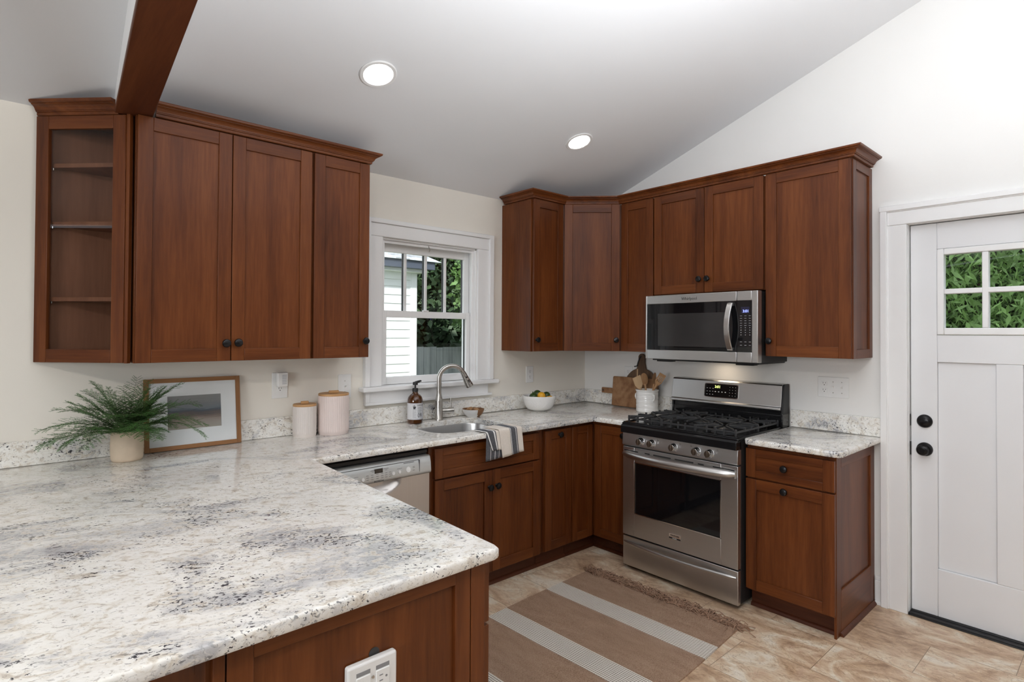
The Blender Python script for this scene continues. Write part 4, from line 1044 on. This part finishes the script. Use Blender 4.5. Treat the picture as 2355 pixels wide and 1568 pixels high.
# soap bottle
sb = thing('soap_bottle', 'amber pump bottle of hand wash with a printed label, left of the faucet', 'soap bottle', (-1.695, -.098, ZT), radians(-17)); sb.scale = (.905, .905, 1.04)
mb = MB(); mb.lathe([(0, 0), (.046, 0), (.051, .004), (.0525, .010), (.0525, .128), (.051, .142), (.046, .155), (.036, .166), (.024, .173), (.019, .178), (.0175, .186), (.0175, .193), (0, .193)], seg=40); bt = mb.build('bottle', M['amber'], sb)
mb = MB(); vs = []; seg = 40; a0, a1 = radians(-90 - 95), radians(-90 + 95)
for i in range(seg + 1):
    a = a0 + (a1 - a0) * i / seg
    for z in (.026, .122): vs.append((.0530 * cos(a), .0530 * sin(a), z))
mb.add(vs, [(2 * i, 2 * i + 2, 2 * i + 3, 2 * i + 1) for i in range(seg)]); lb = mb.build('label', M['paper'], bt, recalc=False)
for q in lb.data.polygons: pass
def on_label(mb, s0, s1, z0, z1, rad=.05325):   # small ink mark wrapped on the label; s = arc length from the label centre
    n_ = max(1, int(abs(s1 - s0) / .004)); vs = []
    for i in range(n_ + 1):
        a = -pi / 2 + (s0 + (s1 - s0) * i / n_) / .053
        for z in (z0, z1): vs.append((rad * cos(a), rad * sin(a), z))
    mb.add(vs, [(2 * i, 2 * i + 2, 2 * i + 3, 2 * i + 1) for i in range(n_)])
mb = MB()
on_label(mb, -.05, .05, .118, .119); on_label(mb, -.05, .05, .029, .030)
on_label(mb, -.026, -.012, .088, .102); on_label(mb, -.027, -.0245, .098, .109); on_label(mb, -.0225, -.0205, .098, .112); on_label(mb, -.019, -.017, .098, .112); on_label(mb, -.0155, -.0135, .098, .110); on_label(mb, -.012, -.0085, .094, .103)
on_label(mb, -.029, -.004, .083, .0842); on_label(mb, -.0265, -.0250, .036, .080)
for k in range(8): on_label(mb, -.021, -.008 - .002 * (k % 3), .038 + k * .0052, .0388 + k * .0052)
for k in range(4): on_label(mb, .002, .034 - .004 * (k % 2), .0765 + k * .0068, .0782 + k * .0068)
mb.build('label_print', M['ink'], lb, recalc=False)
def lab_text(body, size, s, z, sx=1.0):
    a = -pi / 2 + s / .053; return text('lettering', body, size, lb, (.0536 * cos(a), .0536 * sin(a), z), (pi / 2, 0, a + pi / 2), M['ink'], .0002, sx)
for i, ch in enumerate('GARDEN'): lab_text(ch, .0125, .002 + i * .0078, .1095, .9)
for i, ch in enumerate('WASH'): lab_text(ch, .0075, .007 + i * .0056, .0695)
lab_text('0', .036, .011, .050, .85); lab_text('9', .036, .027, .050, .85)
mb = MB(); mb.lathe([(0, .186), (.0195, .186), (.0195, .204), (.017, .207), (.006, .208), (.0055, .228), (.0045, .229), (0, .229)], seg=28); pmp = mb.build('pump', M['blkm'], sb)
mb = MB(); mb.lathe([(0, .226), (.017, .226), (.0175, .236), (.015, .243), (0, .245)], seg=24); h_ = radians(17); dv = Vector((cos(h_), sin(h_), 0))
mb.tube([dv * 0 + Vector((0, 0, .239)), dv * .02 + Vector((0, 0, .243)), dv * .043 + Vector((0, 0, .248)), dv * .048 + Vector((0, 0, .245))], [.008, .0075, .005, .0035], 12); mb.build('pump_head', M['blkm'], pmp)

# small bowl with scrub brushes
M['acacia'] = wood('acacia', 'x', (.16, .07, .028), (.26, .13, .06), (.36, .20, .10), rough=.5)
bw = thing('small_bowl', 'small half white half wood bowl, right of the faucet', 'bowl', (-1.255, -.114, ZT), radians(-35)); bw.scale = (.862, .862, 1.0)
prf = [(0, 0), (.046, 0), (.050, .003), (.068, .018), (.080, .036), (.0845, .052), (.0815, .053), (.076, .036), (.062, .017), (.042, .008), (0, .007)]
mb = MB(); seg = 48; mb.lathe(prf, seg=seg)
for i, f in enumerate(mb.f):
    cx = sum(mb.v[k].x for k in f) / len(f); cy = sum(mb.v[k].y for k in f) / len(f); cz_ = sum(mb.v[k].z for k in f) / len(f); col = i % 10
    mb.m[i] = 0 if (col <= 4 and cx < .030) else 1
mb.build('bowl', [M['ceramic'], M['acacia']], bw)
sc = thing('scrub_brush', 'wooden scrub brush lying in the small bowl', 'brush', (-1.278, -.106, ZT + .036), radians(25))
mb = MB(); mb.tube([(-.02, 0, .010), (0, 0, .016), (.02, 0, .020)], [.016, .019, .015], 14, flat=.6); mb.build('handle', M['util'], sc)
mb = MB()
for k in range(70):
    a = random.uniform(0, 2 * pi); r = .016 * sqrt(random.random()); mb.tube([(r * cos(a) - .004, r * sin(a), .008), (r * cos(a) * 1.2 - .010, r * sin(a) * 1.2, -.012)], .0007, 4)
mb.build('bristles', plain('bristle', (.62, .50, .33), .8), sc)
sc = thing('scrub_brush', 'round wooden pot brush in the small bowl, right of the other brush', 'brush', (-1.238, -.118, ZT + .030), 0)
mb = MB(); mb.lathe([(0, .0), (.020, .002), (.024, .010), (.020, .020), (.009, .028), (0, .030)], seg=20, M=Matrix.Rotation(.5, 4, 'Y')); mb.build('head', M['util'], sc)

# fruit bowl
fb = thing('fruit_bowl', 'white textured ceramic bowl of lemons and limes by the corner', 'bowl', (-.711, -.186, ZT))
prof = [(0, 0), (.046, 0), (.049, .003)]; nrow = 26
for k in range(nrow + 1):
    u = k / nrow; a = u * pi / 2; prof.append((.051 + .068 * sin(a) ** .85, .006 + .100 * (1 - cos(a) ** 1.0)))
n_out = len(prof); prof += [(.1185, .110), (.114, .109), (.109, .085), (.092, .045), (.068, .018), (.04, .010), (0, .010)]
def rf(a, k):
    if 4 <= k < n_out - 4:
        return 1 - .022 * (abs(sin(a * 17 + k * pi / 4.0)) * abs(sin(a * 17 - k * pi / 4.0))) ** .6
    return 1
mb = MB(); mb.lathe(prof, seg=176, radf=rf); mb.build('bowl', M['ceramic'], fb, sharp=80)
M['lime'] = plain('lime_skin', (.028, .062, .012), .35, mottle=.35, mscale=60); M['lemon'] = plain('lemon_skin', (.80, .40, .02), .38, mottle=.08, mscale=70)
def fruit(name, label, x, y, z, r, m, tip, rz, ry):
    o = thing(name, label, name, (x, y, z), rz); o.rotation_euler = (0, ry, rz)
    pr = [(0, -r * 1.12)] + [(r * cos(a) * (1 if abs(sin(a)) < .9 else .95), r * 1.02 * sin(a)) for a in [radians(-78 + 156 * k / 14) for k in range(15)]] + [(r * .13, r * (1.06 + tip * .4)), (r * .07, r * (1.06 + tip)), (0, r * (1.08 + tip))]
    mb = MB(); mb.lathe(pr, seg=28); mb.build('skin', m, o, sharp=60)
    mb = MB(); mb.lathe([(0, r * (1.07 + tip)), (r * .06, r * (1.07 + tip)), (r * .05, r * (1.12 + tip)), (0, r * (1.12 + tip))], seg=10); mb.build('stem_scar', M['stem'], o)
zr = ZT + .085
fruit('lime', 'dark green lime with a pointed tip, at left of the fruit bowl', -.775, -.190, zr + .014, .031, M['lime'], .28, 0, -.12)
fruit('lime', 'dark green lime behind the lemon in the fruit bowl', -.692, -.146, zr + .026, .032, M['lime'], .05, .4, 1.2)
fruit('lime', 'dark green lime at right of the fruit bowl', -.636, -.186, zr + .018, .028, M['lime'], .08, .8, 1.4)
fruit('lemon', 'bright yellow lemon on top of the fruit bowl', -.722, -.218, zr + .022, .030, M['lemon'], .1, .7, 1.3)
fruit('lemon', 'yellow lemon low at the front rim of the fruit bowl', -.690, -.258, zr - .002, .026, M['lemon'], .1, -.4, 1.45)
fruit('lemon', 'yellow lemon low at the right rim of the fruit bowl', -.650, -.240, zr + .001, .022, M['lemon'], .1, .2, 1.35)

# cutting boards
rb = thing('round_cutting_board', 'dark round cutting board with a handle, leaning on the wall behind the square board', 'cutting board', (-.030, -.578, ZT), R90)
rb.rotation_euler = (-radians(3.2), 0, R90)
pts = []
R0 = .148; cz0 = .150
for k in range(0, 61):
    a = radians(90 + 16 + (360 - 32) * k / 60); pts.append((R0 * cos(a), cz0 + R0 * sin(a)))
hnd = [(.034, .312), (.0275, .34), (.027, .375)] + [(.0285 * cos(radians(t)) - .0, .378 + .0285 * sin(radians(t))) for t in range(10, 180, 15)] + [(-.027, .375), (-.0275, .34), (-.034, .312)]
mb = MB(); mb.prism(pts + hnd, -.018, 0, 'y'); mb.build('board', M['walnut'], rb, bevel=.003, sharp=25)
mb = MB(); mb.box(-.036, -.026, -.0186, -.0175, .03, .29); mb.build('pale_strip', M['utilp'], rb)
mb = MB(); mb.tube([(-.004, -.0195, .385), (-.012, -.022, .372), (-.022, -.024, .345), (-.030, -.024, .318), (-.030, -.026, .310)], .0045, 8); mb.tube([(-.026, -.025, .314), (-.055, -.026, .308)], .004, 8); mb.tube([(-.004, -.02, .387), (-.002, -.002, .387)], .004, 8)
mb.build('leather_cord', M['blkm'], rb)
qb = thing('rectangular_cutting_board', 'worn rectangular wooden cutting board with a side handle, behind the crock', 'cutting board', (-.056, -.335, ZT), R90)
qb.rotation_euler = (-radians(5.0), 0, R90)
bo = rrect(0, .400, .001, .226, .012, 4)
mb = MB(); mb.prism(bo, -.018, 0, 'y'); mb.prism(rrect(-.108, .012, .090, .133, .008, 4), -.016, -.002, 'y'); mb.build('board', M['board'], qb, bevel=.003)
mb = MB()
for w, z, r in ((-.092, .110, .0055),): mb.lathe([(0, 0), (r, 0), (r, .0008), (0, .0008)], seg=16, M=Matrix.Translation((w, -.0163, z)) @ Matrix.Rotation(pi / 2, 4, 'X'))
mb.build('hanging_hole', M['slot'], qb)

# crock with utensils
ck = thing('utensil_crock', 'white ridged ceramic crock with small handles, left of the range', 'crock', (-.160, -.722, ZT)); ck.scale = (.805, .805, .935)
rows = [(0, 0), (.088, 0), (.094, .004)]
for k in range(34): 
    z = .010 + .146 * k / 33; rows.append((.0955 + .0013 * sin(k * 2.1) + .0008 * sin(k * .9), z))
rows += [(.099, .160), (.1015, .166), (.1005, .170), (.094, .170), (.090, .160), (.089, .02), (0, .014)]
mb = MB(); mb.lathe(rows, seg=56); mb.build('jar', M['ceramic'], ck, sharp=60)
for ang in (radians(-112), radians(98)):
    dv = Vector((cos(ang), sin(ang), 0)); sv = Vector((-sin(ang), cos(ang), 0)); mb = MB()
    mb.tube([dv * .092 + Vector((0, 0, .135)), dv * .110 + Vector((0, 0, .130)), dv * .114 + Vector((0, 0, .112)), dv * .106 + Vector((0, 0, .095)), dv * .092 + Vector((0, 0, .092))], [.007, .0075, .007, .007, .007], 12); mb.build('handle', M['ceramic'], ck)
def utensil(name, label, base, lean, az, length, kind, m, rz=0):
    o = thing(name, label, 'utensil', (base[0], base[1], ZT + .016), 0, 'wooden utensils in the crock')
    o.rotation_euler = (Matrix.Rotation(az, 3, 'Z') @ Matrix.Rotation(lean, 3, 'Y') @ Matrix.Rotation(rz, 3, 'Z')).to_euler()
    mb = MB(); hl = length - .085
    mb.tube([(0, 0, 0), (0, 0, hl * .6), (0, 0, hl + .01)], [.0055, .006, .0075], 12); mb.build('shaft', m, o)
    mb = MB()
    if kind == 'spatula':
        mb.prism([(-.012, hl), (.012, hl), (.030, hl + .03), (.032, hl + .095), (-.030, hl + .085), (-.028, hl + .03)], -.003, .003, 'y')
    elif kind == 'fork':
        for a_, b_ in ((-.026, -.016), (-.0115, -.0035), (.001, .009), (.0135, .022)): mb.box(a_, b_, -.0028, .0028, hl + .03, hl + .080)
        mb.prism([(-.009, hl), (.009, hl), (.022, hl + .032), (-.026, hl + .032)], -.0028, .0028, 'y'); mb.box(-.026, .022, -.0028, .0028, hl + .078, hl + .098)
    else:
        nn = 24; vs = []; fs = []
        for k in range(nn):
            a = 2 * pi * k / nn; vs.append((.028 * cos(a), .006, hl + .045 + .045 * sin(a)))
        vs.append((0, -.004, hl + .045)); vs.append((0, .011, hl + .045))
        for k in range(nn): fs.append((k, (k + 1) % nn, nn)); fs.append(((k + 1) % nn, k, nn + 1))
        mb.add(vs, fs)
    mb.build('head', m, o, bevel=.001 if kind != 'spoon' else 0, sharp=50)
utensil('spatula', 'pale flat wooden spatula at the left of the crock', (-.172, -.728), -.34, radians(-78) , .240, 'spatula', M['utilp'], radians(40))
utensil('wooden_spoon', 'broad wooden spoon standing behind the pale spatula', (-.142, -.718), -.13, radians(-80), .255, 'spoon', M['util'], radians(45))
utensil('wooden_spoon', 'wooden spoon leaning right in the middle of the crock', (-.150, -.741), .15, radians(-70), .262, 'spoon', M['util'], radians(75))
utensil('slotted_spatula', 'slotted wooden spatula leaning over the right rim of the crock', (-.180, -.686), .58, radians(-82), .295, 'fork', M['util'], radians(25))

# dish towel
tw = thing('dish_towel', 'folded cream and charcoal striped towel hanging over the sink counter edge', 'towel', (0, 0, 0))
M['linen'] = plain('cream_linen', (.74, .68, .61), .85, mottle=.06, mscale=200); M['char'] = plain('charcoal_linen', (.09, .093, .105), .85, mottle=.45, mscale=260); M['wline'] = plain('white_linen', (.80, .79, .78), .85)
def drape(name, xt, xb, y_back, z_end, lay, cols, wav, zl=None):
    """xt/xb: (left,right) at the back end and at the hem; cols: list of (u, material) column starts"""
    ye_ = -.649 - .004 - lay; ztp = ZT + .003 + lay
    prof = [(y_back, ztp)] + [(y_back + (ye_ + .012 - y_back) * k / 5, ztp + .0012 * sin(k)) for k in range(1, 6)] + [(ye_ + .0035, ztp - .003), (ye_, ztp - .012)] + [(ye_, ztp - .012 + (z_end - ztp + .012) * k / 9) for k in range(1, 10)]
    nu = 44; vs = []; fs = []; mi = []
    for j, (y, z) in enumerate(prof):
        t = j / (len(prof) - 1); tt = max(0, (j - 6) / (len(prof) - 7))
        for i in range(nu + 1):
            u = i / nu; x = (xt[0] + (xt[1] - xt[0]) * u) * (1 - t) + (xb[0] + (xb[1] - xb[0]) * u) * t
            wv = .004 * sin(u * 9 + wav) * tt; vs.append((x, y - abs(wv) - .002 * tt, z + (zl[0] + (zl[1] - zl[0]) * u) * tt if zl else z))
    for j in range(len(prof) - 1):
        for i in range(nu):
            u = (i + .5) / nu; m_ = 0
            for s_, k in cols:
                if u >= s_: m_ = k
            fs.append((j * (nu + 1) + i, j * (nu + 1) + i + 1, (j + 1) * (nu + 1) + i + 1, (j + 1) * (nu + 1) + i)); mi.append(m_)
    mb = MB(); mb.add(vs, fs); mb.m = mi
    o = mb.build(name, [M['linen'], M['char'], M['wline']], tw, recalc=False, sharp=80)
    s = o.modifiers.new('thickness', 'SOLIDIFY'); s.thickness = .0022; s.offset = 1
    return o
drape('cloth_fold', (-1.575, -1.40), (-1.588, -1.435), -.575, .757, .0, [(0, 1), (.20, 2), (.23, 1), (.40, 2), (.43, 1), (.62, 2), (.64, 1), (.8, 2), (.82, 1)], .4, (0, .012))
drape('cloth_fold', (-1.610, -1.47), (-1.545, -1.465), -.560, .812, .006, [(0, 2), (.06, 1), (.42, 2), (.5, 1), (.56, 0)], 1.0)
drape('cloth_fold', (-1.515, -1.335), (-1.475, -1.312), -.535, .768, .012, [(0, 0), (.40, 1), (.42, 0), (.45, 1), (.47, 2), (.50, 1), (.70, 2), (.72, 1), (.74, 2), (.76, 1), (.78, 0)], 2.0, (-.004, .014))

# ---------------------------------------------------------------- rug
def rug_mat():
    m, nt, b = newmat('woven_rug'); tc = N(nt, 'ShaderNodeTexCoord'); sp = N(nt, 'ShaderNodeSeparateXYZ'); nt.links.new(tc.outputs['Object'], sp.inputs[0])
    X, Y = sp.outputs[0], sp.outputs[1]
    f = math_(nt, 'FRACT', math_(nt, 'DIVIDE', math_(nt, 'ADD', X, .365 + 4.51), .451))   # stripe period along the rug
    st = math_(nt, 'LESS_THAN', f, .30)
    jit = noise(nt, coords(nt, (1, 1, 1)), 14, 2)
    rows = math_(nt, 'FRACT', math_(nt, 'DIVIDE', math_(nt, 'ADD', X, math_(nt, 'MULTIPLY', jit, .004)), .0113))
    gap = math_(nt, 'LESS_THAN', rows, .30)
    dash = math_(nt, 'GREATER_THAN', math_(nt, 'FRACT', math_(nt, 'DIVIDE', math_(nt, 'ADD', Y, math_(nt, 'MULTIPLY', rows, .004)), .0125)), .20)
    gap = math_(nt, 'MULTIPLY', gap, dash)
    wh = mixc(nt, gap, (.80, .75, .67), (.13, .085, .055))
    n1 = noise(nt, coords(nt, (1, 3, 1)), 160, 3, .6); n2 = noise(nt, coords(nt, (1, .3, 1)), 30, 3)
    br = ramp(nt, math_(nt, 'ADD', math_(nt, 'MULTIPLY', n1, .8), math_(nt, 'MULTIPLY', n2, .2)), [(.33, (.23, .14, .09)), (.5, (.385, .25, .17)), (.68, (.50, .36, .26))])
    nt.links.new(mixc(nt, st, br, wh), b.inputs['Base Color']); b.inputs['Roughness'].default_value = .9; b.inputs['Specular IOR Level'].default_value = .15
    wx = math_(nt, 'SINE', math_(nt, 'MULTIPLY', X, 2 * pi / .0056)); wy = math_(nt, 'SINE', math_(nt, 'MULTIPLY', Y, 2 * pi / .0062))
    bump(nt, b, math_(nt, 'ADD', math_(nt, 'MULTIPLY', wx, wy), math_(nt, 'MULTIPLY', rows, math_(nt, 'MULTIPLY', st, 1.5))), .5, .0025)
    return m
rgx = thing('striped_rug', 'woven brown rug with white stripes and a fringe, on the tile floor', 'rug', (-.870, -1.265, 0), radians(2.6))
mb = MB(); nx, ny = 60, 34; L_, hw = 1.50, .478; vs = []; fs = []
def hz(x, y): return .0075 + .0012 * sin(x * 9 + y * 4) * sin(y * 7)
for i in range(nx + 1):
    for j in range(ny + 1):
        x = -L_ * i / nx; y = -hw + 2 * hw * j / ny + .006 * sin(x * 5 + 1) * (1 if j < ny / 2 else -.4); vs.append((x, y, hz(x, y)))
off = len(vs); vs += [(v[0], v[1], .0005) for v in vs]
for i in range(nx):
    for j in range(ny):
        a = i * (ny + 1) + j; q = (a, a + 1, a + ny + 2, a + ny + 1); fs.append(q); fs.append(tuple(off + k for k in reversed(q)))
ring = [j for j in range(ny + 1)] + [i * (ny + 1) + ny for i in range(1, nx + 1)] + [nx * (ny + 1) + j for j in range(ny - 1, -1, -1)] + [i * (ny + 1) for i in range(nx - 1, 0, -1)]
for k in range(len(ring)): a, b2 = ring[k], ring[(k + 1) % len(ring)]; fs.append((a, b2, off + b2, off + a))
mb.add(vs, fs); mb.build('weave', rug_mat(), rgx, sharp=50)
random.seed(5); mb = MB()
for k in range(620):
    y = -hw + 2 * hw * k / 619 + random.uniform(-.004, .004); ln = random.uniform(.055, .10); a = random.gauss(.5, .55); p = Vector((-.004, y, .008)); pa = [p.copy()]
    hh = random.uniform(.010, .034)
    for s in range(1, 6):
        u = s / 5; p = p + Vector((cos(a) * ln / 5 * (1 if random.random() > .12 else -.6), -sin(a) * ln / 5, 0)); a += random.uniform(-.5, .5)
        pa.append(Vector((p.x, p.y, .004 + hh * sin(pi * min(1, u * .9 + .1)) * random.uniform(.7, 1.2))))
    mb.tube(pa, .0021, 5)
tag(mb.build('fringe', plain('fringe_yarn', (.34, .21, .14), .9, mottle=.3, mscale=90), rgx), kind='stuff')

# ---------------------------------------------------------------- outside
M['siding'] = plain('white_siding', (.82, .83, .84), .6); M['shing'] = plain('grey_shingles', (.45, .47, .50), .9, mottle=.25, mscale=14); M['gutter'] = plain('slate_gutter', (.085, .10, .135), .5)
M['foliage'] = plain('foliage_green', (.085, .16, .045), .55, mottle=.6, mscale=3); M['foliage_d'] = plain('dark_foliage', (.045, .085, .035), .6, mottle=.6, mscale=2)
M['maple'] = plain('maple_green', (.22, .36, .11), .5, mottle=.5, mscale=4); M['fence'] = wood('grey_fence_boards', 'z', (.16, .17, .18), (.26, .27, .28), (.36, .37, .38), rough=.9, fine=30); M['bark'] = plain('bark', (.10, .075, .055), .9, mottle=.4, mscale=20)
mb = MB(); mb.box(-14, 14, .3, 24, -.35, -.30); mb.box(.3, 14, -9, .3, -.35, -.30)
struct(mb.build('ground', plain('lawn', (.13, .17, .07), .9, mottle=.5, mscale=4)), 'lawn outside', 'ground')
hs = thing('neighbour_house', 'white clapboard house with grey roof outside the window', 'house', (1.50, 5.0, -.3))
mb = MB(); hgt = 2.80; n = 20
for k in range(n):
    z0 = k * hgt / n; mb.prism([(0, z0), (-.020, z0), (-.006, z0 + hgt / n + .004), (0, z0 + hgt / n + .004)], -9, -.09, 'x')
mb.box(-9, 0, 0, 4.5, 0, hgt); mb.build('siding', M['siding'], hs)
mb = MB(); mb.box(-.10, .012, -.03, .03, 0, hgt); mb.box(-9, -.101, -.028, 0, hgt - .17, hgt); mb.build('corner_trim', M['siding'], hs)
mb = MB(); mb.box(-9, .10, -.20, 0.2, hgt - .05, hgt); mb.build('soffit', M['siding'], hs)
mb = MB(); mb.box(-9.2, .17, -.32, -.201, hgt - .005, hgt + .115); mb.build('gutter', M['gutter'], hs)
mb = MB(); e0 = hgt + .118; rz_ = hgt + 1.70
mb.add([(-9.3, -.36, e0), (.29, -.36, e0), (-2.3, 2.3, rz_), (-9.3, 2.3, rz_), (.29, 5.0, e0), (-9.3, 5.0, e0)], [(0, 1, 2, 3), (1, 4, 2), (3, 2, 4, 5), (0, 5, 4, 1)])
ro = mb.build('roof', M['shing'], hs, sharp=10)
mb = MB()
for k in range(24):
    u = k / 24; y_ = -.36 + 2.66 * u; z_ = e0 + (rz_ - e0) * u; xr = .29 - 2.59 * u
    x_ = -9.3
    while x_ < xr - .25:
        w_ = random.uniform(.18, .42)
        if random.random() < .5: mb.box(x_, min(x_ + w_, xr - .1), y_, y_ + .03, z_ + .002, z_ + .022)
        x_ += w_
mb.build('shingle_tabs', M['shing'], ro)
def leafmass(name, m, box, count, size, parent, asp=.45, seed=1, shape='ell', tilt=.6):
    rnd = random.Random(seed); mb = MB(); x0, x1, y0, y1, z0, z1 = box
    for k in range(count):
        while True:
            u, v_, w = rnd.uniform(-1, 1), rnd.uniform(-1, 1), rnd.uniform(-1, 1)
            if shape == 'box' or u * u + v_ * v_ + w * w < 1: break
        p = Vector(((x0 + x1) / 2 + u * (x1 - x0) / 2, (y0 + y1) / 2 + v_ * (y1 - y0) / 2, (z0 + z1) / 2 + w * (z1 - z0) / 2))
        d_ = Vector((rnd.gauss(0, 1), rnd.gauss(0, 1), rnd.gauss(-tilt, .8))).normalized(); s_ = d_.cross(Vector((rnd.gauss(0, 1), rnd.gauss(0, 1), rnd.gauss(0, 1)))).normalized()
        L = size * rnd.uniform(.6, 1.3); mb.add([p, p + d_ * L * .45 + s_ * L * asp * .5, p + d_ * L, p + d_ * L * .45 - s_ * L * asp * .5], [(0, 1, 2, 3)])
    return tag(mb.build(name, m, parent, recalc=False, sharp=180), kind='stuff')
t1 = thing('hedge_tree', 'dark green leafy tree outside the window, right of the white house', 'tree', (5.4, 8.6, -.3))
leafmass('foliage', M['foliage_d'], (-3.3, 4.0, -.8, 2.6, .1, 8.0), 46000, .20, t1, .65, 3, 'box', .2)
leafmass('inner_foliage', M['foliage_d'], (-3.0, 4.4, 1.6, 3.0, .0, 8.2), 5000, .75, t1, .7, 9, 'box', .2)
mb = MB(); mb.tube([(0, .6, 0), (.1, .6, 2), (.3, .7, 5)], [.22, .18, .08], 10); mb.build('trunk', M['bark'], t1)
t2 = thing('leafy_shrub', 'bright green leafy shrub outside the window, in front of the dark tree', 'shrub', (3.9, 5.9, -.3))
leafmass('foliage', M['foliage'], (-.9, 1.2, -.8, .8, 1.2, 4.2), 5200, .12, t2, .7, 4, 'ell', .2)
mb = MB(); mb.tube([(0, 0, 0), (.05, 0, 1.2), (.1, 0, 2.6)], [.06, .05, .02], 8); mb.build('trunk', M['bark'], t2)
fn = thing('board_fence', 'weathered grey board fence beyond the white house', 'fence', (1.62, 6.3, -.3))
mb = MB()
for k in range(30): mb.box(k * .15, k * .15 + .143, 0, .02, 0.02, 1.47 + .02 * random.random())
mb.build('boards', M['fence'], fn)
mb = MB(); mb.box(0, 4.5, .02, .06, .3, .39); mb.box(0, 4.5, .02, .06, 1.1, 1.19); mb.build('rail', M['fence'], fn)
t3 = thing('maple_tree', 'green leafy tree seen through the panes of the white door', 'tree', (2.9, -2.1, -.3))
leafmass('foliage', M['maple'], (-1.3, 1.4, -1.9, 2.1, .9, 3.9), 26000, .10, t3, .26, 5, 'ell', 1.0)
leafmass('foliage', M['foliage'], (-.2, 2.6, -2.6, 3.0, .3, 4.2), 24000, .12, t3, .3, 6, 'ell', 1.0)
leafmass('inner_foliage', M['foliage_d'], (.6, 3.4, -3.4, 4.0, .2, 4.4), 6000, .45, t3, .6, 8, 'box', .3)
mb = MB(); mb.tube([(.3, 0, 0), (.35, 0, 1.2), (.5, .1, 2.6)], [.08, .06, .03], 10)
for k in range(9):
    a = k * 2.3; mb.tube([(.4, 0, 1.3 + k * .15), (.4 - .7 * abs(cos(a)), .8 * sin(a), 1.7 + k * .18)], [.022, .008], 6)
mb.build('trunk', M['bark'], t3)
